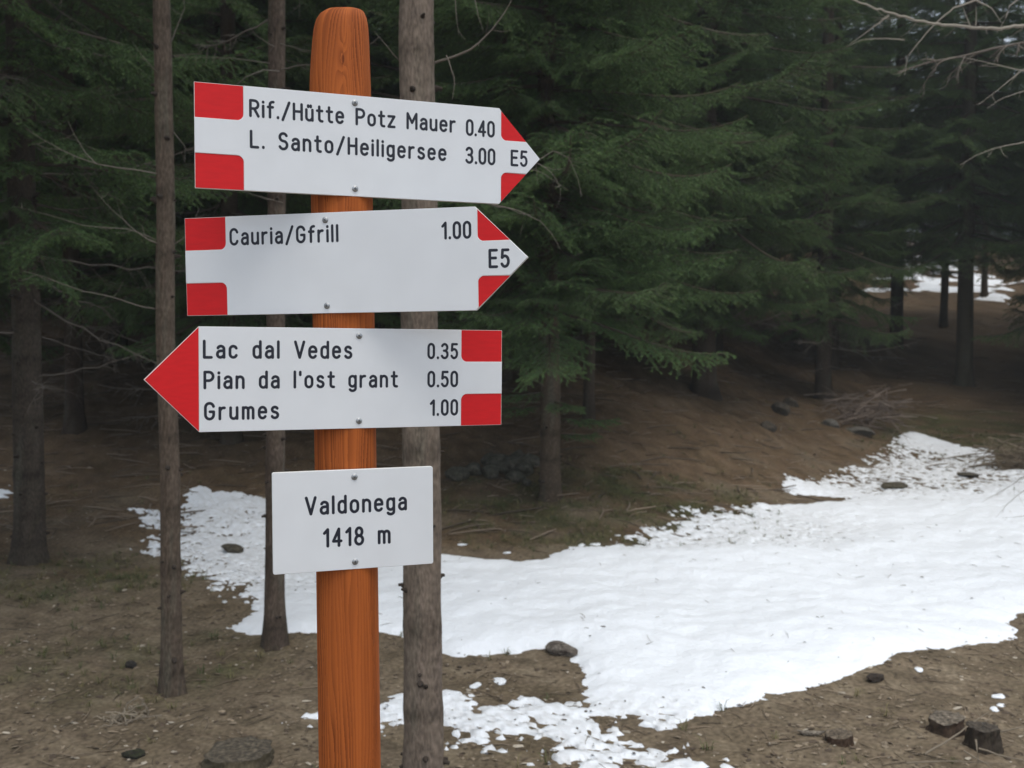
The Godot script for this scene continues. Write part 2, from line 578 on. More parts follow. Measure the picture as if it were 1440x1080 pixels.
func make_dead_twig(length: float, sd: int) -> ArrayMesh:
	var rng := RandomNumberGenerator.new()
	rng.seed = sd
	var v := PackedVector3Array()
	var n := PackedVector3Array()
	var c := PackedColorArray()
	var idx := PackedInt32Array()
	var grey := Color(0.17, 0.145, 0.12)
	var axis := PackedVector3Array()
	var rad := PackedFloat32Array()
	var bz := rng.randf_range(-0.3, 0.3)
	for i in 10:
		var t := i / 9.0
		axis.append(Vector3(length * t, length * (-0.25 * t + 0.22 * t * t + rng.randf_range(-0.012, 0.012)), length * (bz * t * t + rng.randf_range(-0.012, 0.012))))
		rad.append(0.006 * length * (1.0 - 0.85 * t) + 0.0012)
	tube(axis, rad, 5, grey, v, n, c, idx)
	for j in int(7 + 7 * length):
		var t := rng.randf_range(0.2, 0.97)
		var p := axis[int(t * 9)].lerp(axis[mini(9, int(t * 9) + 1)], t * 9 - int(t * 9))
		var l2 := length * rng.randf_range(0.12, 0.38) * (1.1 - 0.7 * t)
		var d := Vector3(rng.randf_range(0.3, 1.0), rng.randf_range(-0.7, 0.5), [-1, 1][j % 2] * rng.randf_range(0.4, 1.0)).normalized()
		var q := PackedVector3Array()
		var r2 := PackedFloat32Array()
		for k in 5:
			var s := k / 4.0
			q.append(p + d * l2 * s + Vector3(0, -0.25, 0) * l2 * s * s)
			r2.append(0.0022 * (1.0 - 0.7 * s))
		tube(q, r2, 3, grey * rng.randf_range(0.8, 1.3), v, n, c, idx)
		for m in 2:
			var s := rng.randf_range(0.3, 0.9)
			var b := q[int(s * 4)]
			var e := b + (d + Vector3(rng.randf_range(-0.8, 0.8), rng.randf_range(-0.9, 0.4), rng.randf_range(-0.8, 0.8))).normalized() * l2 * 0.35
			tube(PackedVector3Array([b, b.lerp(e, 0.5) + Vector3(0, -0.01, 0), e]), PackedFloat32Array([0.0013, 0.001, 0.0006]), 3, grey, v, n, c, idx)
	return mesh_of(v, n, c, idx)


func make_bough_kit() -> void:
	boughs = [
		[make_bough(0.75, 0.12, 0.95, 1, 0.25), 0.75],
		[make_bough(1.3, 0.22, 0.95, 2, 0.35), 1.3],
		[make_bough(1.35, 0.30, 0.9, 3, 0.5), 1.35],
		[make_bough(2.0, 0.26, 0.92, 4, 0.45), 2.0],
		[make_bough(2.1, 0.34, 0.85, 5, 0.65), 2.1],
		[make_bough(1.9, 0.20, 0.6, 6, 0.4), 1.9],
	]
	for i in 4:
		dead_twigs.append([make_dead_twig([0.6, 1.0, 1.5, 1.3][i], 40 + i), [0.6, 1.0, 1.5, 1.3][i]])
	var v := PackedVector3Array()
	var n := PackedVector3Array()
	var c := PackedColorArray()
	var idx := PackedInt32Array()
	tube(PackedVector3Array([Vector3(-0.01, 0, 0), Vector3(0.004, 0.001, 0), Vector3(0.012, 0.003, 0), Vector3(0.022, 0.002, 0), Vector3(0.0225, 0.002, 0)]), PackedFloat32Array([0.013, 0.0105, 0.007, 0.0055, 0.0]), 7, Color(0.045, 0.033, 0.026), v, n, c, idx)
	stub_mesh = mesh_of(v, n, c, idx)


func in_view(p: Vector3, margin: float) -> bool:
	var d := -p.z
	if d < 0.5: return false
	var q := (p - EYE).rotated(Vector3.RIGHT, deg_to_rad(2.6))
	return absf(q.x) < 0.51 * d + margin and absf(q.y) < 0.383 * d + margin


func trunk_mesh(height: float, r: float, lean: Vector2, sd: int, tone: Color, whorl: float, fine: bool) -> ArrayMesh:
	var rng := RandomNumberGenerator.new()
	rng.seed = sd
	var ys := spread([[-0.12, 0.5, 0.05 if fine else 0.16], [0.5, 6.5, 0.055 if fine else 0.4], [6.5, height, 1.2]])
	var sides := 22 if fine else 12
	var v := PackedVector3Array()
	var n := PackedVector3Array()
	var c := PackedColorArray()
	var idx := PackedInt32Array()
	var roots := rng.randi_range(4, 6)
	var ph := rng.randf() * TAU
	for y in ys:
		var up := maxf(y, 0.0) / height
		var rr := r * (pow(1.0 - up, 0.8) * 0.97 + 0.03)
		var flare := exp(-maxf(y, -0.05) / 0.13)
		var w := fposmod(y + 0.6 * whorl * n_mid.get_noise_1d(sd * 3.1 + y), whorl) / whorl
		var ring := exp(-pow((w - 0.5) / 0.09, 2.0))
		var centre := Vector3(lean.x * y + 0.012 * n_mid.get_noise_2d(sd, y * 0.9), y, lean.y * y + 0.012 * n_mid.get_noise_2d(sd + 50.0, y * 0.9))
		for k in sides:
			var a := TAU * k / sides
			var d := Vector3(cos(a), 0, sin(a))
			var bump := n_fine.get_noise_3d(d.x * 0.35 + sd, y * 0.8, d.z * 0.35)
			var rad := rr * (1.0 + 0.05 * bump + 0.035 * ring + flare * (0.2 + 0.42 * maxf(0.0, cos(a * roots + ph))))
			v.append(centre + d * rad)
			n.append(d)
			var s := n_edge.get_noise_3d(d.x * 0.25 + sd, y * 0.45, d.z * 0.25)
			var lichen := clampf(n_mid.get_noise_3d(d.x + sd * 2.0, y * 1.2, d.z) * 1.6 - 0.25, 0.0, 0.5)
			var k2 := tone * (1.0 + 0.35 * s)
			k2 = k2.lerp(tone * 0.35, ring * clampf(0.55 + 1.3 * s, 0.0, 0.85))
			c.append(k2.lerp(Color(0.20, 0.195, 0.15), lichen * 0.85))
	for j in ys.size() - 1:
		for k in sides:
			var a := j * sides + k
			var b := j * sides + (k + 1) % sides
			idx.append_array([a, b, a + sides, b, b + sides, a + sides])
	return mesh_of(v, n, c, idx)


# o: from (height of the lowest green bough), len (longest bough), n (boughs a whorl), gap, dead ([from, to, count, length]), lean, seed, tone, fine, trunk_only_below
func tree(called: String, label: String, group: String, x: float, z: float, height: float, r: float, o: Dictionary) -> Node3D:
	var sd: int = o.get("seed", 1)
	var rng := RandomNumberGenerator.new()
	rng.seed = sd * 7919
	var t := thing(called, label, "tree", Vector3(x, ground_y(x, z) - 0.02, z), group)
	var lean: Vector2 = o.get("lean", Vector2.ZERO)
	var tone: Color = o.get("tone", Color(0.135, 0.105, 0.080))
	var fine: bool = o.get("fine", false)
	part("trunk", trunk_mesh(height, r, lean, sd, tone, 0.27, fine), mats.bark, t)
	var away := {}
	var h: float = o.get("from", 3.0)
	var first := h
	var longest: float = o.get("len", 2.0)
	var gap: float = o.get("gap", 0.36)
	while h < height - 0.4:
		var up := (h - first) / (height - first)
		var ll := longest * pow(1.0 - up, 0.75) * (0.72 + 0.28 * smoothstep(0.0, 0.12, up))
		var count: int = o.get("n", 5)
		var turn := rng.randf() * TAU
		for k in count:
			var l := ll * rng.randf_range(0.6, 1.12)
			var a := turn + TAU * k / count + rng.randf_range(-0.35, 0.35)
			var which := 0
			if l > 1.6: which = [3, 4, 5, 3][rng.randi() % 4]
			elif l > 0.95: which = [1, 2, 1][rng.randi() % 3]
			var pitch := lerpf(-0.24, 0.42, up) + rng.randf_range(-0.16, 0.16)
			var b := Basis(Vector3.UP, a) * Basis(Vector3.BACK, pitch) * Basis(Vector3.RIGHT, rng.randf_range(-0.35, 0.35))
			var hh := h + rng.randf_range(-0.12, 0.12)
			var at := Transform3D(b.scaled(Vector3.ONE * l / boughs[which][1]), Vector3(lean.x * hh, hh, lean.y * hh))
			var mid := t.position + at * Vector3(boughs[which][1] * 0.6, 0, 0)
			if -z < 15.5 and in_view(mid, 0.9):
				part("bough", boughs[which][0], mats.needles, t, at)
			else:
				if not away.has(which): away[which] = []
				away[which].append(at)
		h += gap * (1.0 + 0.9 * up) * rng.randf_range(0.85, 1.15) if h < 8.0 else 0.75
	for k in int(o.get("veil", 0)):   # short green boughs low on the sunny side, towards the clearing
		var which: int = [0, 1, 2][rng.randi() % 3]
		var l := rng.randf_range(0.6, 1.25)
		var hh := rng.randf_range(first - 0.2, first + 3.6)
		var b := Basis(Vector3.UP, -PI / 2 + rng.randf_range(-1.25, 1.25)) * Basis(Vector3.BACK, rng.randf_range(-0.55, -0.05)) * Basis(Vector3.RIGHT, rng.randf_range(-0.3, 0.3))
		part("bough", boughs[which][0], mats.needles, t, Transform3D(b.scaled(Vector3.ONE * l / boughs[which][1]), Vector3(lean.x * hh, hh, lean.y * hh)))
	scatter("crown", boughs, away, mats.needles, t)
	var dead: Array = o.get("dead", [])
	if dead:
		var gone := {}
		for k in int(dead[2]):
			var which := rng.randi() % 4
			var l: float = dead[3] * rng.randf_range(0.5, 1.2)
			var hh := rng.randf_range(dead[0], dead[1])
			var b := Basis(Vector3.UP, rng.randf() * TAU) * Basis(Vector3.BACK, rng.randf_range(-0.35, 0.25)) * Basis(Vector3.RIGHT, rng.randf_range(-1.0, 1.0))
			var at := Transform3D(b.scaled(Vector3.ONE * l / dead_twigs[which][1]), Vector3(lean.x * hh, hh, lean.y * hh))
			if -z < 15.5 and in_view(t.position + at.origin, 0.5):
				part("dead_branch", dead_twigs[which][0], mats.plain, t, at)
			else:
				if not gone.has(which): gone[which] = []
				gone[which].append(at)
		scatter("dead_branches", dead_twigs, gone, mats.plain, t)
	if fine:
		var y := 0.2
		while y < 4.6:
			for k in rng.randi_range(2, 6):
				var a := rng.randf() * TAU
				var yy := y + rng.randf_range(-0.04, 0.04)
				var rr := r * (pow(1.0 - yy / height, 0.8) * 0.97 + 0.03)
				var b := Basis(Vector3.UP, -a) * Basis(Vector3.BACK, rng.randf_range(-0.3, 0.3))
				part("branch_stub", stub_mesh, mats.plain, t, Transform3D(b.scaled(Vector3.ONE * rng.randf_range(0.6, 1.25) * (0.7 + 4.0 * r)), Vector3(lean.x * yy + cos(a) * rr, yy, lean.y * yy + sin(a) * rr)))
			y += 0.27 * rng.randf_range(0.6, 1.2)
	return t


func scatter(called: String, kit: Array, places: Dictionary, mat: Material, parent: Node) -> void:
	for which in places:
		var mm := MultiMesh.new()
		mm.transform_format = MultiMesh.TRANSFORM_3D
		mm.mesh = kit[which][0]
		mm.instance_count = places[which].size()
		for i in places[which].size():
			mm.set_instance_transform(i, places[which][i])
		var o := MultiMeshInstance3D.new()
		o.name = called
		o.multimesh = mm
		o.material_override = mat
		o.set_meta("kind", "stuff")
		parent.add_child(o, true)


# bare branches of one tree through given points (world metres), each a part of that tree
func bare_branches(list: Array, t: Node3D, tone: Color) -> void:
	var rng := RandomNumberGenerator.new()
	rng.seed = 4711
	for b in list:
		var v := PackedVector3Array()
		var n := PackedVector3Array()
		var c := PackedColorArray()
		var idx := PackedInt32Array()
		var curve := Curve3D.new()
		var p: Array = b[1]
		var m := p.size() / 3
		for i in m:
			var q := Vector3(p[i * 3], p[i * 3 + 1], p[i * 3 + 2])
			var q0 := q if i == 0 else Vector3(p[i * 3 - 3], p[i * 3 - 2], p[i * 3 - 1])
			var q1 := q if i == m - 1 else Vector3(p[i * 3 + 3], p[i * 3 + 4], p[i * 3 + 5])
			curve.add_point(q, (q0 - q1) / 6.0, (q1 - q0) / 6.0)
		var pts := PackedVector3Array()
		var rad := PackedFloat32Array()
		var length := curve.get_baked_length()
		var steps := maxi(6, int(length / 0.03))
		for i in steps + 1:
			var s := float(i) / steps
			var q := curve.sample_baked(length * s)
			var j := 0.6 * float(b[0])
			pts.append(q - t.position + Vector3(n_edge.get_noise_2d(q.x * 3.0, q.y * 3.0), n_edge.get_noise_2d(q.y * 3.0 + 7.0, q.x * 3.0), 0) * j)
			rad.append(float(b[0]) * 0.8 * (1.0 - 0.78 * s))
		tube(pts, rad, 6, tone, v, n, c, idx)
		for k in int(length / 0.11):
			var i := rng.randi_range(steps / 4, steps - 1)
			var along := (pts[i + 1] - pts[i - 1]).normalized()
			var l := rng.randf_range(0.03, 0.13) * (0.6 + 40.0 * float(b[0]))
			var e := pts[i] + (along * 0.7 + Vector3(rng.randf_range(-1, 1), rng.randf_range(-0.9, 0.5), rng.randf_range(-1, 1))).normalized() * l
			tube(PackedVector3Array([pts[i], pts[i].lerp(e, 0.5) + Vector3(0, -0.08 * l, 0), e]), PackedFloat32Array([0.0011, 0.0009, 0.0005]), 3, tone, v, n, c, idx)
		part("dead_branch", mesh_of(v, n, c, idx), mats.plain, t)


func make_forest() -> void:
	var B := {
		"F3": [[0.006, [-0.271,2.515,-3.400, -0.188,2.528,-3.360, -0.121,2.551,-3.330, -0.064,2.597,-3.300, -0.027,2.641,-3.280, 0.005,2.692,-3.260]], [0.003, [-0.216,2.535,-3.370, -0.206,2.504,-3.360, -0.188,2.453,-3.360, -0.197,2.388,-3.360]], [0.003, [-0.366,2.515,-3.400, -0.395,2.542,-3.370, -0.425,2.576,-3.350, -0.452,2.605,-3.340]], [0.0035, [-0.288,2.099,-3.420, -0.097,2.065,-3.450, 0.024,2.039,-3.480, 0.103,2.003,-3.500, 0.148,1.947,-3.500, 0.168,1.905,-3.500]], [0.003, [-0.278,2.142,-3.420, -0.049,2.188,-3.500, 0.080,2.216,-3.550, 0.146,2.265,-3.600, 0.203,2.244,-3.620, 0.234,2.173,-3.620, 0.248,2.107,-3.600]], [0.002, [0.080,2.216,-3.550, 0.130,2.192,-3.550, 0.164,2.142,-3.550, 0.175,2.100,-3.550, 0.155,2.058,-3.550]], [0.002, [-0.049,2.188,-3.500, 0.093,2.179,-3.500, 0.152,2.140,-3.500, 0.197,2.110,-3.500]], [0.002, [-0.189,2.725,-3.400, -0.185,2.667,-3.400, -0.178,2.609,-3.400]], [0.002, [-0.123,2.725,-3.400, -0.114,2.679,-3.400, -0.095,2.620,-3.400]], [0.0025, [-0.318,1.494,-3.400, -0.280,1.516,-3.300, -0.235,1.526,-3.250]]],
		"F1": [[0.005, [-1.588,2.341,-4.600, -1.642,2.344,-4.500, -1.733,2.348,-4.450, -1.806,2.358,-4.400, -1.861,2.374,-4.350, -1.914,2.400,-4.300, -1.965,2.432,-4.250, -2.015,2.469,-4.200]], [0.003, [-1.806,2.358,-4.400, -1.851,2.404,-4.400, -1.896,2.480,-4.400, -1.925,2.541,-4.400]], [0.004, [-1.593,2.023,-4.600, -1.615,2.036,-4.500, -1.678,2.077,-4.500, -1.734,2.131,-4.500, -1.783,2.187,-4.450, -1.844,2.267,-4.450]], [0.003, [-1.606,2.033,-4.600, -1.667,2.055,-4.600, -1.683,2.110,-4.600, -1.656,2.168,-4.600]], [0.004, [-1.598,1.729,-4.600, -1.668,1.745,-4.500, -1.739,1.779,-4.400, -1.850,1.806,-4.300, -1.925,1.848,-4.200, -1.994,1.877,-4.100]], [0.003, [-1.538,2.027,-4.600, -1.483,2.065,-4.600, -1.439,2.152,-4.600, -1.409,2.216,-4.600]], [0.003, [-1.581,2.781,-4.600, -1.597,2.805,-4.500, -1.640,2.855,-4.500, -1.676,2.910,-4.500]], [0.003, [-1.534,2.533,-4.600, -1.496,2.488,-4.600, -1.458,2.431,-4.600]], [0.003, [-1.540,2.933,-4.600, -1.474,3.091,-4.600, -1.489,3.186,-4.600]], [0.003, [-1.566,0.866,-4.600, -1.500,0.899,-4.600, -1.473,0.959,-4.600]], [0.003, [-1.603,2.039,-4.600, -1.672,2.076,-4.400, -1.815,2.077,-4.300, -1.949,2.119,-4.200, -2.066,2.148,-4.200]]],
		"F2": [[0.005, [-1.158,2.938,-5.100, -1.222,2.918,-5.000, -1.284,2.858,-4.900, -1.319,2.824,-4.900]], [0.005, [-1.158,2.945,-5.100, -1.048,2.939,-5.000, -0.924,2.922,-4.900]], [0.003, [-1.167,3.043,-5.100, -1.255,3.083,-5.000, -1.307,3.152,-5.000]], [0.003, [-1.154,2.283,-5.100, -1.264,2.305,-5.000, -1.369,2.340,-5.000]], [0.003, [-1.174,3.078,-5.100, -1.029,3.015,-5.000, -0.942,2.998,-5.000]], [0.003, [-1.193,2.973,-5.100, -1.361,2.973,-5.000, -1.580,2.953,-4.900]]],
		"M1": [[0.004, [0.347,1.227,-8.900, 0.431,1.328,-8.700, 0.487,1.404,-8.600]], [0.006, [0.315,1.164,-8.900, 0.156,1.263,-8.800, 0.093,1.338,-8.800]], [0.004, [0.314,2.076,-8.900, 0.121,2.241,-8.600, 0.000,2.402,-8.400, -0.117,2.509,-8.300]]],
		"R": [[0.016, [3.275,3.492,-5.600, 3.017,3.338,-5.550, 2.761,3.285,-5.500, 2.584,3.254,-5.450, 2.410,3.247,-5.400, 2.238,3.246,-5.350, 2.087,3.253,-5.300, 1.939,3.273,-5.250, 1.811,3.293,-5.200, 1.702,3.336,-5.200, 1.556,3.407,-5.200]], [0.008, [2.591,3.535,-5.400, 2.500,3.402,-5.400, 2.452,3.387,-5.400, 2.332,3.343,-5.400, 2.229,3.254,-5.400, 2.148,3.158,-5.400, 2.096,3.091,-5.400, 2.083,2.994,-5.400]], [0.006, [2.452,3.387,-5.400, 2.539,3.343,-5.400, 2.590,3.269,-5.400]], [0.006, [2.707,3.410,-5.400, 2.633,3.358,-5.400, 2.612,3.291,-5.400, 2.568,3.217,-5.400]], [0.005, [1.957,3.274,-5.300, 1.848,3.194,-5.300, 1.757,3.129,-5.300]], [0.004, [2.079,3.180,-5.400, 1.959,3.187,-5.400, 1.853,3.180,-5.400, 1.771,3.143,-5.400]], [0.005, [2.833,2.982,-5.200, 2.615,2.964,-5.200, 2.488,2.993,-5.200, 2.396,3.014,-5.200, 2.287,3.036,-5.200]], [0.005, [2.759,3.036,-5.200, 2.608,2.971,-5.200, 2.490,2.874,-5.200, 2.383,2.791,-5.200]], [0.005, [2.834,2.935,-5.200, 2.618,2.863,-5.200, 2.509,2.827,-5.200, 2.431,2.777,-5.200]], [0.005, [2.732,2.600,-5.000, 2.523,2.566,-5.000, 2.383,2.538,-5.000, 2.279,2.496,-5.000, 2.210,2.454,-5.000]], [0.004, [2.455,3.254,-5.400, 2.457,3.313,-5.400, 2.452,3.358,-5.400]], [0.004, [2.428,3.247,-5.400, 2.401,3.313,-5.400, 2.369,3.380,-5.400]]],
		"R2": [[0.004, [3.603,0.842,-6.500, 3.383,0.595,-6.600, 3.290,0.524,-6.600, 3.199,0.415,-6.600]], [0.004, [3.567,0.736,-6.600, 3.362,0.680,-6.600, 3.288,0.623,-6.600, 3.103,0.519,-6.600]], [0.004, [3.574,0.453,-6.600, 3.387,0.424,-6.600, 3.246,0.415,-6.600]]],
	}
	var grey := Color(0.185, 0.158, 0.132)
	var t := tree("spruce_tree", "grey-brown spruce trunk with knots standing right behind the signpost", "slender trunks near the signpost", -0.30, -3.39, 15.0, 0.067, {"from": 5.2, "len": 1.7, "seed": 3, "fine": true, "lean": Vector2(-0.006, 0.0), "tone": Color(0.31, 0.245, 0.195)})
	bare_branches(B.F3, t, grey)
	t = tree("spruce_tree", "thin bare spruce trunk with pale dead branches, left of the signs", "slender trunks near the signpost", -1.57, -4.59, 13.0, 0.047, {"from": 5.4, "len": 1.6, "seed": 4, "fine": true, "lean": Vector2(-0.002, 0), "tone": Color(0.20, 0.152, 0.115), "dead": [3.2, 5.2, 10, 0.8]})
	bare_branches(B.F1, t, grey)
	t = tree("spruce_tree", "spruce trunk rising at the edge of the snow behind the small name sign", "slender trunks near the signpost", -1.22, -5.12, 14.0, 0.051, {"from": 5.6, "len": 1.7, "seed": 5, "fine": true, "lean": Vector2(0.012, 0), "tone": Color(0.175, 0.132, 0.102), "dead": [3.0, 5.2, 10, 0.8]})
	bare_branches(B.F2, t, grey)
	tree("spruce_tree", "thicker dark spruce trunk on mossy ground near the left edge", "slender trunks near the signpost", -3.47, -7.18, 16.0, 0.105, {"from": 2.5, "len": 2.0, "veil": 16, "seed": 6, "fine": true, "tone": Color(0.115, 0.092, 0.072), "dead": [1.3, 4.4, 34, 1.2]})
	t = tree("spruce_tree", "spruce with low green boughs beside the loose stones, above the snow", "spruces at the forest edge", 0.35, -8.94, 15.0, 0.092, {"from": 1.75, "len": 2.1, "n": 7, "gap": 0.27, "veil": 55, "seed": 7, "fine": true, "lean": Vector2(-0.012, 0), "tone": Color(0.150, 0.112, 0.080), "dead": [1.1, 2.6, 8, 0.8]})
	bare_branches(B.M1, t, Color(0.16, 0.14, 0.10))
	for a in [[0.85, 2.6, 0.75], [0.75, 0.1, 0.6], [0.98, 3.5, 0.6], [0.6, 0.5, 0.5], [0.9, 5.0, 0.55]]:
		part("bough", boughs[0][0], mats.needles, t, Transform3D((Basis(Vector3.UP, a[1]) * Basis(Vector3.BACK, -0.1)).scaled(Vector3.ONE * a[2] / 0.75), Vector3(0, a[0], 0)))
	tree("spruce_tree", "thin spruce trunk standing just right of the low-boughed spruce", "spruces at the forest edge", 0.87, -11.33, 14.0, 0.066, {"from": 1.7, "len": 2.4, "n": 6, "gap": 0.3, "veil": 45, "seed": 8, "tone": Color(0.125, 0.098, 0.075), "dead": [0.9, 2.6, 12, 0.9]})
	tree("spruce_tree", "large dark spruce with sweeping boughs in the middle of the forest edge", "spruces at the forest edge", 2.73, -14.29, 18.0, 0.17, {"from": 1.5, "len": 2.9, "n": 7, "gap": 0.3, "veil": 50, "seed": 9, "tone": Color(0.105, 0.080, 0.060), "dead": [0.7, 2.2, 14, 1.2]})
	tree("spruce_tree", "dark spruce trunk before the left end of the distant snow patch", "spruces on the right-hand slope", 8.38, -21.94, 18.0, 0.14, {"from": 2.0, "len": 2.6, "n": 7, "gap": 0.3, "seed": 10, "tone": Color(0.09, 0.068, 0.05), "dead": [1.0, 3.4, 10, 1.1]})
	tree("spruce_tree", "tall straight trunk standing before the distant snow patch on the slope", "spruces on the right-hand slope", 8.47, -18.82, 19.0, 0.15, {"from": 2.75, "len": 2.7, "n": 7, "gap": 0.3, "seed": 11, "tone": Color(0.12, 0.10, 0.07), "dead": [1.6, 4.0, 12, 1.1]})
	tree("spruce_tree", "very thin far trunk crossing the distant snow patch", "spruces on the right-hand slope", 13.5, -28.8, 14.0, 0.09, {"from": 4.2, "len": 1.6, "seed": 12, "dead": [1.6, 4.4, 8, 0.9]})
	tree("spruce_tree", "dark spruce trunk deep in shade behind the mossy left ground", "spruces at the forest edge", -4.74, -10.86, 16.0, 0.095, {"from": 2.6, "len": 2.1, "seed": 13, "tone": Color(0.09, 0.066, 0.05), "dead": [0.8, 3.4, 16, 1.1]})
	# bare tree just outside the right edge whose pale branches reach into the picture
	t = tree("bare_larch", "bare larch beyond the right edge with pale branches reaching into view", "", 3.85, -5.75, 12.0, 0.09, {"from": 30.0, "seed": 14, "tone": Color(0.16, 0.135, 0.11), "dead": [3.6, 11.0, 24, 1.6]})
	bare_branches(B.R, t, Color(0.34, 0.30, 0.25))
	bare_branches(B.R2, t, Color(0.20, 0.17, 0.14))
	# the wood itself: spruces in loose rows up the slope
	var rng := RandomNumberGenerator.new()
	rng.seed = 2024
	var taken := [Vector2(-0.3, -3.39), Vector2(-1.57, -4.59), Vector2(-1.22, -5.12), Vector2(-3.47, -7.18), Vector2(0.35, -8.94), Vector2(0.87, -11.33), Vector2(2.73, -14.29), Vector2(8.38, -21.94), Vector2(8.47, -18.82), Vector2(13.5, -28.8), Vector2(-4.74, -10.86)]
	var made := 0
	var rows := []
	var tries := 0
	while made < 215 and tries < 9000:
		tries += 1
		var d := 10.0 + 40.0 * pow(rng.randf(), 1.15)
		var x := rng.randf_range(-0.62, 0.9) * d + rng.randf_range(-2, 2)
		var q := Vector2(x, -d)
		var px := x / d
		var glade := px > 0.34 and px < 0.52 and d < 41.0   # the gap through which the far snow shows
		if snow_distance(x, -d) > -1.3: continue
		if px > 0.33 and px < 0.56 and d < 20.0: continue
		if px >= 0.56 and d < 14.0: continue
		if glade and (rng.randf() < 0.2 or d < 19.5): continue
		if d < 13.0 and px > -0.28: continue
		if x > 8.5 and x < 19.0 and d > 25.0 and d < 41.5: continue   # open glade round the far snow
		var near := false
		for p in taken:
			if p.distance_to(q) < 1.5 + 0.02 * d: near = true
		if near: continue
		taken.append(q)
		made += 1
		var low := rng.randf_range(0.9, 2.0) if d < 22.0 else rng.randf_range(1.4, 3.0)
		if glade: low = 3.3 if d < 27.0 else 2.3
		if px < -0.2 and d < 16.0: low += 0.3
		rows.append([x, d, rng.randf_range(13, 19), rng.randf_range(0.07, 0.14), {"from": low, "len": rng.randf_range(1.9, 2.7), "gap": 0.36 if d < 24.0 else 0.42, "n": 6 if d < 24.0 else 5, "seed": 100 + made, "tone": Color(0.105, 0.08, 0.06) * rng.randf_range(0.8, 1.2), "dead": [0.5, 3.4, 22 if d < 18.0 else 12, 1.4], "lean": Vector2(rng.randf_range(-0.015, 0.015), 0)}])
	for i in 26:   # dense far rows beyond the glade
		rows.append([8.0 + i * 1.15 + rng.randf_range(-0.8, 0.8), 42.5 + (i * 7 % 5) * 2.6 + rng.randf_range(-0.8, 0.8), rng.randf_range(14, 19), 0.12, {"from": 0.9, "len": 2.6, "gap": 0.4, "n": 6, "seed": 700 + i, "tone": Color(0.1, 0.08, 0.06)}])
	rows.sort_custom(func(a, b): return a[0] / a[1] < b[0] / b[1])
	var order := ["first", "second", "third", "fourth", "fifth", "sixth", "seventh", "eighth", "ninth", "tenth", "eleventh", "twelfth"]
	var place := 0
	for a in rows:
		var front: bool = a[1] < 15.5 and absf(a[0] / a[1]) < 0.52
		var label := "dark spruce crowded among others further up the shaded slope"
		if front:
			label = "shaded spruce in the front rows of the wood, %s from the left" % order[mini(place, 11)]
			place += 1
		tree("spruce_tree", label, "front rows of the wood" if front else "spruces deep in the wood", a[0], -a[1], a[2], a[3], a[4])
	for p in [[-4.6, -4.6], [-5.4, -2.4], [-6.2, -6.9], [-7.3, -4.4], [-4.9, -0.4], [-7.6, -9.2], [-8.5, -1.6]]:
		tree("spruce_tree", "tall spruce standing beyond the left edge of the picture", "spruces beyond the left edge", p[0], p[1], 16.0, 0.12, {"from": 2.8, "len": 2.3, "gap": 0.45, "seed": int(-p[0] * 31)})
	for p in [[9.6, -9.0], [10.4, -12.6], [8.8, -5.6], [11.5, -15.5]]:
		tree("spruce_tree", "tall spruce standing beyond the right edge of the picture", "spruces beyond the right edge", p[0], p[1], 16.0, 0.13, {"from": 2.4, "len": 2.3, "gap": 0.45, "seed": int(p[0] * 37)})


# ---------------------------------------------------------------- signpost
func axis_at(y: float) -> Vector3:
	return Vector3(-0.2654 + (1.978 - y) * 0.0150, y, -1.556 - (y - 1.6) * 0.05)


const POST_R := 0.0462
const BOARD_T := 0.007


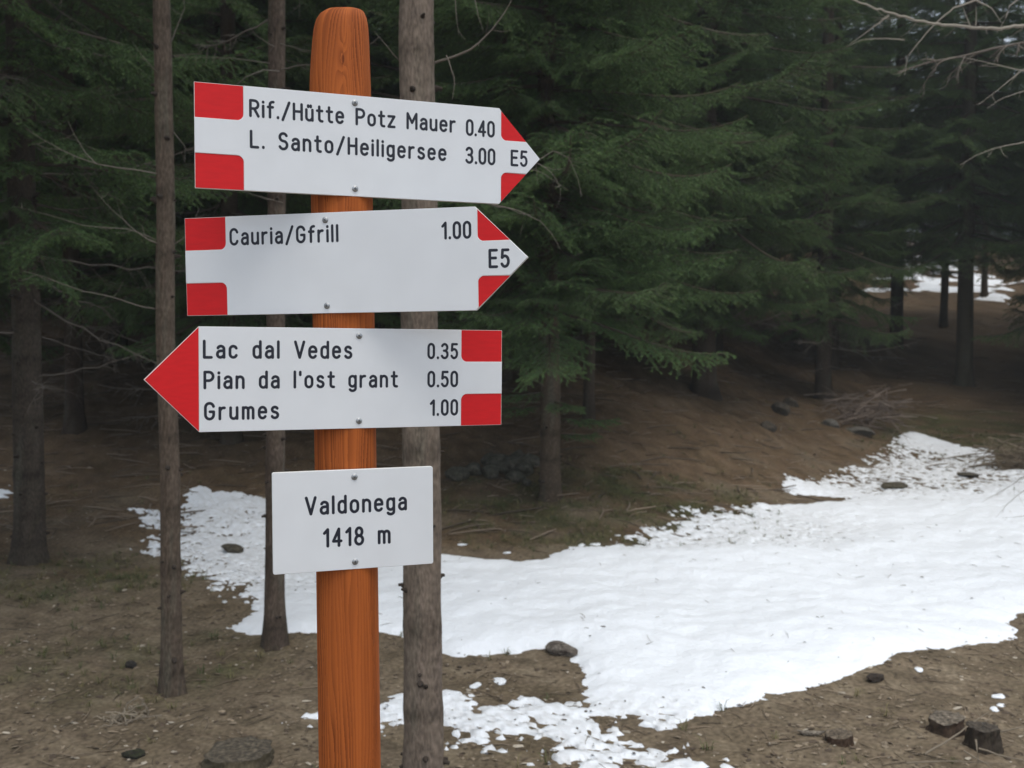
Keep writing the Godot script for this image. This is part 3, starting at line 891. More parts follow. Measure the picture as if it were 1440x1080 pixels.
func make_signpost() -> void:
	var post := thing("sign_post", "round orange-brown stained wooden post carrying four white signs", "post", axis_at(0.0))
	var prof := [[-0.15, 1.0], [1.95, 1.0], [1.975, 0.998], [2.00, 0.985], [2.03, 0.955], [2.055, 0.925], [2.075, 0.89], [2.088, 0.84], [2.097, 0.76], [2.103, 0.64], [2.1065, 0.42], [2.107, 0.0]]
	var rows := []
	for i in prof.size() - 1:
		var steps := 24 if i == 0 else 1
		for k in steps:
			rows.append([lerpf(prof[i][0], prof[i + 1][0], float(k) / steps), lerpf(prof[i][1], prof[i + 1][1], float(k) / steps)])
	rows.append(prof[-1])
	var v := PackedVector3Array()
	var n := PackedVector3Array()
	var uv := PackedVector2Array()
	var idx := PackedInt32Array()
	var sides := 48
	for j in rows.size():
		var a: Array = rows[maxi(j - 1, 0)]
		var b: Array = rows[mini(j + 1, rows.size() - 1)]
		var slope: float = -(b[1] - a[1]) * POST_R / maxf(b[0] - a[0], 1e-4)
		for k in sides + 1:
			var ang := TAU * k / sides
			var d := Vector3(cos(ang), 0, sin(ang))
			var square := pow(pow(absf(d.x), 2.7) + pow(absf(d.z), 2.7), -1.0 / 2.7)
			var wob := square * (1.0 + 0.006 * n_big.get_noise_3d(d.x * 2.0, rows[j][0] * 3.0, d.z * 2.0))
			v.append(axis_at(rows[j][0]) - axis_at(0.0) + Vector3((1.0 - rows[j][1]) * POST_R * 0.55 * smoothstep(1.9, 2.06, rows[j][0]) * (1.0 if rows[j][1] > 0.5 else rows[j][1] * 2.0), 0, 0) + d * POST_R * rows[j][1] * wob)
			n.append((d + Vector3(0, slope, 0)).normalized())
			uv.append(Vector2(float(k) / sides, rows[j][0] / 1.3))
	for j in rows.size() - 1:
		for k in sides:
			var a := j * (sides + 1) + k
			idx.append_array([a, a + 1, a + sides + 1, a + 1, a + sides + 2, a + sides + 1])
	part("shaft", mesh_of(v, n, PackedColorArray(), idx, uv), mats.wood, post)

	var notch := 0.05
	var W := 0.46
	# arrows to the right: u from the square end, v from the bottom, in metres
	sign_board("white right-pointing trail sign with two lines, reading Rif./Hütte Potz Mauer", Vector3(-0.2405, 1.8887, -1.5364), Vector3(-0.04, 20.26, -0.22), W, 0.0693, 1, [
		["Rif./Hütte Potz Mauer", 0.0760, 0.3878, 0.1078, 0.0222], ["0.40", 0.4048, 0.4522, 0.1050, 0.0222],
		["L. Santo/Heiligersee", 0.0766, 0.3730, 0.0632, 0.0226], ["3.00", 0.4040, 0.4533, 0.0618, 0.0226], ["E5", 0.4794, 0.5078, 0.0626, 0.0222]])
	sign_board("white trail sign pointing right, with one line reading Cauria/Gfrill", Vector3(-0.2779, 1.7127, -1.5123), Vector3(-0.05, -11.52, 0.75), W, 0.0771, 1, [
		["Cauria/Gfrill", 0.0748, 0.2502, 0.1075, 0.0228], ["1.00", 0.4095, 0.4540, 0.1058, 0.0222], ["E5", 0.4795, 0.5105, 0.0624, 0.0238]])
	sign_board("white trail sign with a red tip pointing left, reading Lac dal Vedes, Pian, Grumes", Vector3(-0.2349, 1.5398, -1.5203), Vector3(-0.03, 21.75, -0.52), W, 0.0736, -1, [
		["Lac dal Vedes", 0.0056, 0.2196, 0.1063, 0.0230], ["0.35", 0.3370, 0.3864, 0.1060, 0.0215], ["Pian da l'ost grant", 0.0062, 0.2902, 0.0628, 0.0226],
		["0.50", 0.3372, 0.3866, 0.0624, 0.0220], ["Grumes", 0.0068, 0.1116, 0.0184, 0.0226], ["1.00", 0.3413, 0.3869, 0.0182, 0.0220]])
	sign_board("small rectangular white name sign reading Valdonega 1418 m, lowest on the post", Vector3(-0.236, 1.3293, -1.4951), Vector3(0, 17.68, 0.07), 0.24, 0.0, 0, [
		["Valdonega", 0.0470, 0.1992, 0.0866, 0.0242], ["1418 m", 0.0729, 0.1738, 0.0373, 0.0248]])


func inset(poly: PackedVector2Array, by: float) -> PackedVector2Array:
	var out := PackedVector2Array()
	var n := poly.size()
	for i in n:
		var a := (poly[i] - poly[(i + n - 1) % n]).normalized()
		var b := (poly[(i + 1) % n] - poly[i]).normalized()
		var na := Vector2(-a.y, a.x)
		var nb := Vector2(-b.y, b.x)
		var m := (na + nb).normalized()
		out.append(poly[i] + m * by / maxf(m.dot(na), 0.35))
	return out


# counter-clockwise outline extruded from z0 to z1, front edge chamfered
func slab(poly: PackedVector2Array, z0: float, z1: float, bevel: float) -> ArrayMesh:
	var v := PackedVector3Array()
	var front := inset(poly, bevel) if bevel > 0.0 else poly
	var n := poly.size()
	var tri := Geometry2D.triangulate_polygon(front)
	for i in range(0, tri.size(), 3):
		var a := front[tri[i]]
		var b := front[tri[i + 1]]
		var c := front[tri[i + 2]]
		if (b - a).cross(c - a) > 0.0:
			var s := b
			b = c
			c = s
		v.append_array([Vector3(a.x, a.y, z1), Vector3(b.x, b.y, z1), Vector3(c.x, c.y, z1)])
		v.append_array([Vector3(a.x, a.y, z0), Vector3(c.x, c.y, z0), Vector3(b.x, b.y, z0)])
	if bevel > 0.0:   # the back face has the full outline
		for i in n:
			var j := (i + 1) % n
			v.append_array([Vector3(front[i].x, front[i].y, z0), Vector3(front[j].x, front[j].y, z0), Vector3(poly[i].x, poly[i].y, z0), Vector3(poly[i].x, poly[i].y, z0), Vector3(front[j].x, front[j].y, z0), Vector3(poly[j].x, poly[j].y, z0)])
	for i in n:
		var j := (i + 1) % n
		var zb := z1 - bevel
		var p := [Vector3(poly[i].x, poly[i].y, z0), Vector3(poly[j].x, poly[j].y, z0), Vector3(poly[i].x, poly[i].y, zb), Vector3(poly[j].x, poly[j].y, zb), Vector3(front[i].x, front[i].y, z1), Vector3(front[j].x, front[j].y, z1)]
		v.append_array([p[0], p[2], p[1], p[1], p[2], p[3]])
		if bevel > 0.0:
			v.append_array([p[2], p[4], p[3], p[3], p[4], p[5]])
	return mesh_of(v)


func rounded(c: Vector2, r: float, a0: float, a1: float, out: PackedVector2Array) -> void:
	for i in 7:
		var a := deg_to_rad(lerpf(a0, a1, i / 6.0))
		out.append(c + Vector2(cos(a), sin(a)) * r)


func sign_board(label: String, at: Vector3, turn: Vector3, W: float, tip: float, way: int, lines: Array) -> void:
	var H := 0.15
	var o := thing("trail_sign" if way else "name_sign", label, "sign", at, "signs screwed to the post")
	o.rotation_degrees = turn
	# slide the board along its normal until its back touches the post
	var nrm := o.basis.z
	var gap := (at - axis_at(at.y)).dot(nrm) - (POST_R + BOARD_T)
	o.position -= nrm * gap
	var h := H / 2
	var w := W / 2
	var q := 0.05      # height of each corner field
	var rr := 0.010    # radius of its inner corner
	var pw := 0.068    # its width
	var core := PackedVector2Array()
	var skin := PackedVector2Array()
	var reds := []
	if way == 0:
		rounded(Vector2(-w + 0.003, -h + 0.003), 0.003, 180, 270, core)
		rounded(Vector2(w - 0.003, -h + 0.003), 0.003, 270, 360, core)
		rounded(Vector2(w - 0.003, h - 0.003), 0.003, 0, 90, core)
		rounded(Vector2(-w + 0.003, h - 0.003), 0.003, 90, 180, core)
		skin = core
	else:
		# built pointing right, mirrored for the one pointing left
		core = PackedVector2Array([Vector2(-w, -h), Vector2(w, -h), Vector2(w + tip, 0), Vector2(w, h), Vector2(-w, h)])
		var hq := h - q
		skin.append(Vector2(-w, -hq))
		rounded(Vector2(-w + pw - rr, -hq - rr), rr, 90, 0, skin)
		skin.append(Vector2(-w + pw, -h))
		if way > 0:
			skin.append(Vector2(w, -h))
			skin.append(Vector2(w + 0.003, -h + 0.004))
			rounded(Vector2(w + 0.003 + rr, -hq - rr), rr, 180, 90, skin)
			var reach := w + tip * (1.0 - hq / h)
			skin.append(Vector2(reach, -hq))
			skin.append(Vector2(w + tip, 0))
			skin.append(Vector2(reach, hq))
			rounded(Vector2(w + 0.003 + rr, hq + rr), rr, 270, 180, skin)
			skin.append(Vector2(w + 0.003, h - 0.004))
			skin.append(Vector2(w, h))
			for s in [-1, 1]:
				reds.append(PackedVector2Array([Vector2(w + 0.0035, s * (h - 0.0042)), Vector2(reach - 0.0006, s * (hq + 0.0008)), Vector2(w + 0.0035, s * (hq + 0.0004))]))
		else:
			skin.append(Vector2(w, -h))
			skin.append(Vector2(w, h))
			reds.append(PackedVector2Array([Vector2(w + 0.0004, -h + 0.0012), Vector2(w + tip - 0.0014, 0), Vector2(w + 0.0004, h - 0.0012)]))
		skin.append(Vector2(-w + pw, h))
		rounded(Vector2(-w + pw - rr, hq + rr), rr, 0, -90, skin)
		skin.append(Vector2(-w, hq))
		for s in [-1, 1]:
			reds.append(PackedVector2Array([Vector2(-w + 0.0006, s * (hq + 0.0004)), Vector2(-w + pw - 0.0004, s * (hq + 0.0004)), Vector2(-w + pw - 0.0004, s * (h - 0.0006)), Vector2(-w + 0.0006, s * (h - 0.0006))]))
	if way < 0:
		core = mirrored(core)
		skin = mirrored(skin)
		for i in reds.size(): reds[i] = mirrored(reds[i])
	part("panel", slab(core, -BOARD_T, -0.0012, 0.0), mats.edge, o)
	part("face", slab(skin, -0.0012, 0.0, 0.0004), mats.board, o)
	for p in reds:
		var f := part("red_field", slab(ccw(p), -0.0012, -0.0008, 0.0), mats.red, o)
		f.set_meta("label", "red painted field")
	for l in lines:
		part("lettering", text_mesh(l[0], l[1] - w, l[2] - w, l[3] - h, l[4]), mats.ink, o)
	for y in [0.1390 - h, 0.0112 - h]:
		var s := part("screw", screw_mesh(), mats.zinc, o, Transform3D(Basis(Vector3.BACK, 0.4 + y * 9.0), Vector3(0, y, 0)))
		var b := BoxMesh.new()
		b.size = Vector3(0.0042, 0.0009, 0.0004)
		part("slot", b, mats.slot, s, Transform3D(Basis(), Vector3(0, 0, 0.00245)))
		part("slot", b, mats.slot, s, Transform3D(Basis(Vector3.BACK, PI / 2), Vector3(0, 0, 0.0026)))


func mirrored(p: PackedVector2Array) -> PackedVector2Array:
	var r := PackedVector2Array()
	for i in p.size():
		var q := p[p.size() - 1 - i]
		r.append(Vector2(-q.x, q.y))
	return r


func ccw(p: PackedVector2Array) -> PackedVector2Array:
	if Geometry2D.is_polygon_clockwise(p):
		p.reverse()
	return p


var screw_cache: ArrayMesh
func screw_mesh() -> ArrayMesh:
	if screw_cache: return screw_cache
	var prof := [[0.0046, -0.0002], [0.0047, 0.0008], [0.0042, 0.0016], [0.0032, 0.0022], [0.0018, 0.0025], [0.0, 0.0026]]
	var v := PackedVector3Array()
	var n := PackedVector3Array()
	var idx := PackedInt32Array()
	for r in prof:
		for k in 16:
			var a := TAU * k / 16
			v.append(Vector3(cos(a) * r[0], sin(a) * r[0], r[1]))
			n.append(Vector3(cos(a) * r[0] * 120.0, sin(a) * r[0] * 120.0, 0.35 + r[1] * 200.0).normalized())
	for j in prof.size() - 1:
		for k in 16:
			var a := j * 16 + k
			var b := j * 16 + (k + 1) % 16
			idx.append_array([a, a + 16, b, b, a + 16, b + 16])
	screw_cache = mesh_of(v, n, PackedColorArray(), idx)
	return screw_cache


# ---------------------------------------------------------------- engraved single-stroke lettering
# A glyph is [width, stroke, stroke ...]; a stroke holds points [x, y] and arcs [cx, cy, rx, ry, from, to]; the capital height is 1.
var glyphs := {
	"R": [0.5, [[0, 0], [0, 1], [0.24, 1], [0.24, 0.74, 0.25, 0.26, 90, -90], [0, 0.48]], [[0.24, 0.48], [0.5, 0]]],
	"P": [0.5, [[0, 0], [0, 1], [0.24, 1], [0.24, 0.73, 0.26, 0.27, 90, -90], [0, 0.46]]],
	"H": [0.5, [[0, 0], [0, 1]], [[0.5, 0], [0.5, 1]], [[0, 0.52], [0.5, 0.52]]],
	"M": [0.62, [[0, 0], [0, 1], [0.31, 0.38], [0.62, 1], [0.62, 0]]],
	"L": [0.42, [[0, 1], [0, 0], [0.42, 0]]],
	"S": [0.48, [[0.24, 0.76, 0.22, 0.24, 25, 250], [0.30, 0.5], [0.24, 0.26, 0.24, 0.26, 60, -155]]],
	"E": [0.42, [[0.42, 1], [0, 1], [0, 0], [0.42, 0]], [[0, 0.53], [0.36, 0.53]]],
	"C": [0.48, [[0.24, 0.72, 0.24, 0.28, 15, 180], [0.24, 0.28, 0.24, 0.28, 180, 345]]],
	"G": [0.5, [[0.25, 0.72, 0.25, 0.28, 15, 180], [0.25, 0.28, 0.25, 0.28, 180, 360], [0.5, 0.46], [0.28, 0.46]]],
	"V": [0.54, [[0, 1], [0.27, 0], [0.54, 1]]],
	"i": [0.0, [[0, 0], [0, 0.7]], [[0, 0.93], [0, 0.96]]],
	"l": [0.0, [[0, 0], [0, 1]]],
	"f": [0.32, [[0.12, 0], [0.12, 0.8], [0.30, 0.82, 0.18, 0.18, 180, 90], [0.34, 1]], [[0, 0.66], [0.30, 0.66]]],
	"t": [0.34, [[0.14, 0.95], [0.14, 0.16], [0.29, 0.16, 0.15, 0.16, 180, 270], [0.34, 0]], [[0, 0.68], [0.33, 0.68]]],
	"u": [0.4, [[0, 0.7], [0, 0.22], [0.19, 0.2, 0.19, 0.2, 180, 315]], [[0.32, 0.06], [0.4, 0.16]], [[0.4, 0.7], [0.4, 0]]],
	"ü": [0.4, [[0, 0.7], [0, 0.22], [0.19, 0.2, 0.19, 0.2, 180, 315]], [[0.32, 0.06], [0.4, 0.16]], [[0.4, 0.7], [0.4, 0]], [[0.12, 0.88], [0.12, 0.97]], [[0.29, 0.88], [0.29, 0.97]]],
	"e": [0.42, [[0.01, 0.38], [0.42, 0.38], [0.21, 0.45, 0.21, 0.25, 0, 180], [0.21, 0.25, 0.21, 0.25, 180, 325]]],
	"o": [0.42, [[0.21, 0.46, 0.21, 0.24, 0, 180], [0.21, 0.24, 0.21, 0.24, 180, 360], [0.42, 0.46]]],
	"z": [0.4, [[0, 0.7], [0.4, 0.7], [0, 0], [0.4, 0]]],
	"a": [0.4, [[0.21, 0.5, 0.19, 0.2, 155, 0], [0.4, 0]], [[0.4, 0.42], [0.18, 0.4], [0.18, 0.2, 0.18, 0.2, 90, 270], [0.26, 0.02], [0.4, 0.13]]],
	"r": [0.28, [[0, 0], [0, 0.7]], [[0.24, 0.44, 0.24, 0.26, 180, 80]]],
	"n": [0.4, [[0, 0], [0, 0.7]], [[0.2, 0.48, 0.2, 0.22, 180, 0], [0.4, 0]]],
	"m": [0.62, [[0, 0], [0, 0.7]], [[0.155, 0.53, 0.155, 0.17, 180, 0], [0.31, 0]], [[0.465, 0.53, 0.155, 0.17, 180, 0], [0.62, 0]]],
	"g": [0.4, [[0.4, 0.7], [0.4, -0.1], [0.2, -0.1, 0.2, 0.17, 0, -150]], [[0.4, 0.55], [0.2, 0.5, 0.2, 0.2, 60, 180], [0.2, 0.23, 0.2, 0.21, 180, 300], [0.4, 0.17]]],
	"d": [0.4, [[0.4, 1], [0.4, 0]], [[0.4, 0.55], [0.2, 0.48, 0.2, 0.22, 60, 180], [0.2, 0.22, 0.2, 0.22, 180, 300], [0.4, 0.15]]],
	"c": [0.38, [[0.2, 0.48, 0.2, 0.22, 25, 180], [0.2, 0.22, 0.2, 0.22, 180, 335]]],
	"s": [0.38, [[0.19, 0.54, 0.17, 0.16, 25, 250], [0.23, 0.36], [0.19, 0.18, 0.19, 0.18, 60, -155]]],
	"0": [0.4, [[0.2, 0.74, 0.2, 0.26, 0, 180], [0.2, 0.26, 0.2, 0.26, 180, 360], [0.4, 0.74]]],
	"1": [0.2, [[0, 0.78], [0.2, 1], [0.2, 0]]],
	"3": [0.42, [[0.2, 0.76, 0.2, 0.24, 155, -80], [0.15, 0.53]], [[0.2, 0.53], [0.2, 0.265, 0.22, 0.265, 85, -155]]],
	"4": [0.46, [[0.33, 0], [0.33, 1], [0, 0.27], [0.46, 0.27]]],
	"5": [0.42, [[0.4, 1], [0.06, 1], [0.03, 0.54], [0.2, 0.32, 0.22, 0.32, 128, -150]]],
	"8": [0.44, [[0.22, 0.76, 0.18, 0.24, -90, 270]], [[0.22, 0.26, 0.22, 0.26, 90, 450]]],
	".": [0.0, [[0, 0.0], [0, 0.035]]],
	"'": [0.0, [[0, 0.98], [0, 0.8]]],
	"/": [0.42, [[0, -0.1], [0.42, 1.04]]],
}


func text_mesh(text: String, x0: float, x1: float, base: float, cap: float) -> ArrayMesh:
	var wide := 0.0
	var gaps := 0.0
	for i in text.length():
		var ch := text[i]
		if ch == " ":
			gaps += 2.0
			continue
		wide += glyphs[ch][0]
		if i < text.length() - 1: gaps += 1.0
	var stroke := 0.176 * cap
	var room := (x1 - x0) / cap - 0.15
	var track := (room - wide) / maxf(gaps, 1.0)
	var v := PackedVector3Array()
	var x := 0.075
	var layer := 0
	for ch in text:
		if ch == " ":
			x += track * 2.0
			continue
		var g: Array = glyphs[ch]
		for s in range(1, g.size()):
			var pts := PackedVector2Array()
			for p in g[s]:
				if p.size() == 2:
					pts.append(Vector2(p[0], p[1]))
				else:
					var steps := maxi(5, int(absf(p[5] - p[4]) / 15.0))
					for k in steps + 1:
						var a := deg_to_rad(lerpf(p[4], p[5], float(k) / steps))
						var q := Vector2(p[0] + cos(a) * p[2], p[1] + sin(a) * p[3])
						if pts.is_empty() or pts[-1].distance_to(q) > 0.004: pts.append(q)
			for i in pts.size():
				pts[i] = Vector2(x0 + (pts[i].x + x) * cap, base + pts[i].y * cap)
			# cut at sharp corners so that every piece has round ends
			var piece := PackedVector2Array([pts[0]])
			for i in range(1, pts.size()):
				piece.append(pts[i])
				if i == pts.size() - 1 or absf((pts[i] - pts[i - 1]).angle_to(pts[i + 1] - pts[i])) > 0.75:
					layer += 1
					ribbon(piece, stroke, 0.00012 + 0.00003 * (layer % 5), v)
					piece = PackedVector2Array([pts[i]])
		x += g[0] + track
	return mesh_of(v)


func ribbon(p: PackedVector2Array, width: float, z: float, v: PackedVector3Array) -> void:
	var n := p.size()
	var a := PackedVector2Array()
	var b := PackedVector2Array()
	for i in n:
		var d0 := (p[i] - p[i - 1]).normalized() if i > 0 else (p[1] - p[0]).normalized()
		var d1 := (p[i + 1] - p[i]).normalized() if i < n - 1 else d0
		var m := (d0 + d1).normalized()
		var k := Vector2(-m.y, m.x) * width / 2 / maxf(m.dot(d0), 0.6)
		a.append(p[i] + k)
		b.append(p[i] - k)
	for i in n - 1:
		for q in [a[i], a[i + 1], b[i], b[i], a[i + 1], b[i + 1]]:
			v.append(Vector3(q.x, q.y, z))
	for e in [[0, PI / 2], [n - 1, -PI / 2]]:
		var i: int = e[0]
		var d := (p[1] - p[0]) if i == 0 else (p[n - 1] - p[n - 2])
		var a0: float = d.angle() + e[1]
		for k in 8:
			var q0 := p[i] + Vector2.from_angle(a0 + PI * k / 8) * width / 2
			var q1 := p[i] + Vector2.from_angle(a0 + PI * (k + 1) / 8) * width / 2
			for q in [p[i], q1, q0]:
				v.append(Vector3(q.x, q.y, z))


# ---------------------------------------------------------------- things on the ground
func rock_mesh(size: Vector3, sd: int, tone: Color, tone2: Color, rough := 0.35) -> ArrayMesh:
	var v := PackedVector3Array()
	var c := PackedColorArray()
	var idx := PackedInt32Array()
	var rings := 14
	var sides := 22
	for j in rings + 1:
		var la := PI * j / rings
		for k in sides:
			var a := TAU * k / sides
			var d := Vector3(sin(la) * cos(a), cos(la), sin(la) * sin(a))
			# facets: the nearest of a few planes cuts the ball
			var r := 1.0
			var rng := RandomNumberGenerator.new()
			rng.seed = sd
			for q in 9:
				var pn := Vector3(rng.randf_range(-1, 1), rng.randf_range(-0.6, 1), rng.randf_range(-1, 1)).normalized()
				var cut := rng.randf_range(0.62, 0.95)
				var k2 := pn.dot(d)
				if k2 > 0.05: r = minf(r, cut / k2)
			r *= 1.0 + rough * 0.25 * n_mid.get_noise_3d(d.x * 1.5 + sd, d.y * 1.5, d.z * 1.5)
			v.append(Vector3(d.x * size.x, d.y * size.y, d.z * size.z) * r)
			c.append(tone.lerp(tone2, clampf(0.5 + n_mid.get_noise_3d(d.x * 2.0, d.y * 2.0 + sd, d.z * 2.0) * 1.6, 0.0, 1.0)))
	for j in rings:
		for k in sides:
			var a := j * sides + k
			var b := j * sides + (k + 1) % sides
			idx.append_array([a, b, a + sides, b, b + sides, a + sides])
	return mesh_of(unjoined(v, idx), PackedVector3Array(), unjoined_colours(c, idx))


func unjoined(v: PackedVector3Array, idx: PackedInt32Array) -> PackedVector3Array:
	var out := PackedVector3Array()
	for i in idx: out.append(v[i])
	return out


func unjoined_colours(c: PackedColorArray, idx: PackedInt32Array) -> PackedColorArray:
	var out := PackedColorArray()
	for i in idx: out.append(c[i])
	return out


func rock(called: String, label: String, category: String, x: float, z: float, size: Vector3, sd: int, tone: Color, tone2: Color, group := "", sink := 0.25) -> void:
	var o := part(called, rock_mesh(size, sd, tone, tone2), mats.stone, self, Transform3D(Basis(Vector3.UP, sd * 1.3), Vector3(x, ground_y(x, z) + size.y * (1.0 - 2.0 * sink), z)))
	tag(o, label, category, group)


func stump(label: String, x: float, z: float, r: float, height: float, sd: int, side_tone: Color, top_tone: Color, tilt := Vector2.ZERO) -> void:
	var o := thing("tree_stump", label, "stump", Vector3(x, ground_y(x, z), z), "old cut stumps")
	var v := PackedVector3Array()
	var c := PackedColorArray()
	var idx := PackedInt32Array()
	var sides := 30
	var rows := 9
	for j in rows + 1:
		var t := float(j) / rows
		for k in sides:
			var a := TAU * k / sides
			var d := Vector3(cos(a), 0, sin(a))
			var root := maxf(0.0, cos(a * 4.0 + sd)) * exp(-t * 2.6)
			var rr := r * (1.0 + 0.24 * n_fine.get_noise_3d(d.x * 0.4 + sd, t * 0.6, d.z * 0.4) + 0.38 * exp(-t * 3.2) + 0.5 * root)
			v.append(d * rr + Vector3(0, lerpf(-0.04, height, t) + (d.x * tilt.x + d.z * tilt.y) * r * t + (0.008 * n_edge.get_noise_2d(a * 2.0, sd) if j == rows else 0.0), 0))
			c.append(side_tone * (1.0 + 0.5 * n_edge.get_noise_3d(d.x * 0.3, t * 0.8 + sd, d.z * 0.3)))
	for j in rows:
		for k in sides:
			var a := j * sides + k
			var b := j * sides + (k + 1) % sides
			idx.append_array([a, b, a + sides, b, b + sides, a + sides])
	var st := SurfaceTool.new()
	st.create_from(mesh_of(v, PackedVector3Array(), c, idx), 0)
	st.generate_normals()
	part("bark", st.commit(), mats.bark, o)
	# the sawn face: concentric rings, a little uneven
	var tv := PackedVector3Array()
	var tc := PackedColorArray()
	var ti := PackedInt32Array()
	for j in 7:
		for k in sides:
			var p := v[rows * sides + k]
			var mid := Vector3(0, height, 0)
			var f := j / 6.0
			var q := mid.lerp(p, f) + Vector3(0, 0.001 + 0.004 * n_edge.get_noise_2d(f * 3.0 + k, sd), 0)
			if j == 6: q = p
			tv.append(q)
			tc.append(top_tone * (0.8 + 0.35 * float(j % 2)) * (1.0 + 0.4 * n_fine.get_noise_2d(q.x * 4.0, q.z * 4.0 + sd)))
	for j in 6:
		for k in sides:
			var a := j * sides + k
			var b := j * sides + (k + 1) % sides
			ti.append_array([a, b, a + sides, b, b + sides, a + sides])
	part("sawn_face", mesh_of(tv, PackedVector3Array(), tc, ti), mats.stone, o)


func brush_pile(label: String, x: float, z: float, wide: float, high: float, count: int, sd: int, tone: Color) -> void:
	var o := thing("brush_pile", label, "branches", Vector3(x, ground_y(x, z), z), "heaps of cut branches")
	var rng := RandomNumberGenerator.new()
	rng.seed = sd
	for k in count:
		var a := rng.randf() * TAU
		var l := wide * rng.randf_range(0.4, 0.95)
		var y := high * rng.randf_range(0.05, 0.9)
		var mid := Vector3(rng.randf_range(-0.32, 0.32) * wide, y * 0.75, rng.randf_range(-0.3, 0.3) * wide)
		var d := Vector3(cos(a), rng.randf_range(-0.45, 0.15), sin(a) * 0.7).normalized()
		var v := PackedVector3Array()
		var n := PackedVector3Array()
		var c := PackedColorArray()
		var idx := PackedInt32Array()
		var pts := PackedVector3Array()
		var rad := PackedFloat32Array()
		var arch := rng.randf_range(0.02, 0.3)
		for i in 7:
			var t := i / 6.0 - 0.5
			var q := mid + d * l * t + Vector3(rng.randf_range(-0.012, 0.012), arch * l * (0.25 - t * t), rng.randf_range(-0.012, 0.012))
			q.y = maxf(q.y, ground_y(x + q.x, z + q.z) - o.position.y + 0.004)
			pts.append(q)
			rad.append((0.002 + 0.008 * rng.randf() * wide) * (1.0 - 0.55 * i / 6.0))
		var tint := tone * rng.randf_range(0.65, 1.35)
		tube(pts, rad, 5, tint, v, n, c, idx)
		for s in 4:
			var i := rng.randi_range(1, 6)
			var e := pts[i] + (d + Vector3(rng.randf_range(-1, 1), rng.randf_range(-0.5, 0.6), rng.randf_range(-1, 1))).normalized() * l * rng.randf_range(0.12, 0.3)
			tube(PackedVector3Array([pts[i], pts[i].lerp(e, 0.5) + Vector3(0, 0.01, 0), e]), PackedFloat32Array([0.0035, 0.0025, 0.0012]), 4, tint, v, n, c, idx)
		part("branch", mesh_of(v, n, c, idx), mats.plain, o)


func snow_lump(label: String, x: float, z: float, w: float, sd: int) -> void:
	var m := rock_mesh(Vector3(w * 0.55, w * 0.10, w * 0.34), sd, Color(1, 1, 1), Color(0.93, 0.93, 0.93))
	var o := part("snow_lump", m, mats.snow, self, Transform3D(Basis(Vector3.UP, sd * 0.2), Vector3(x, ground_y(x, z) + w * 0.02, z)))
	tag(o, label, "snow", "leftover lumps of snow")


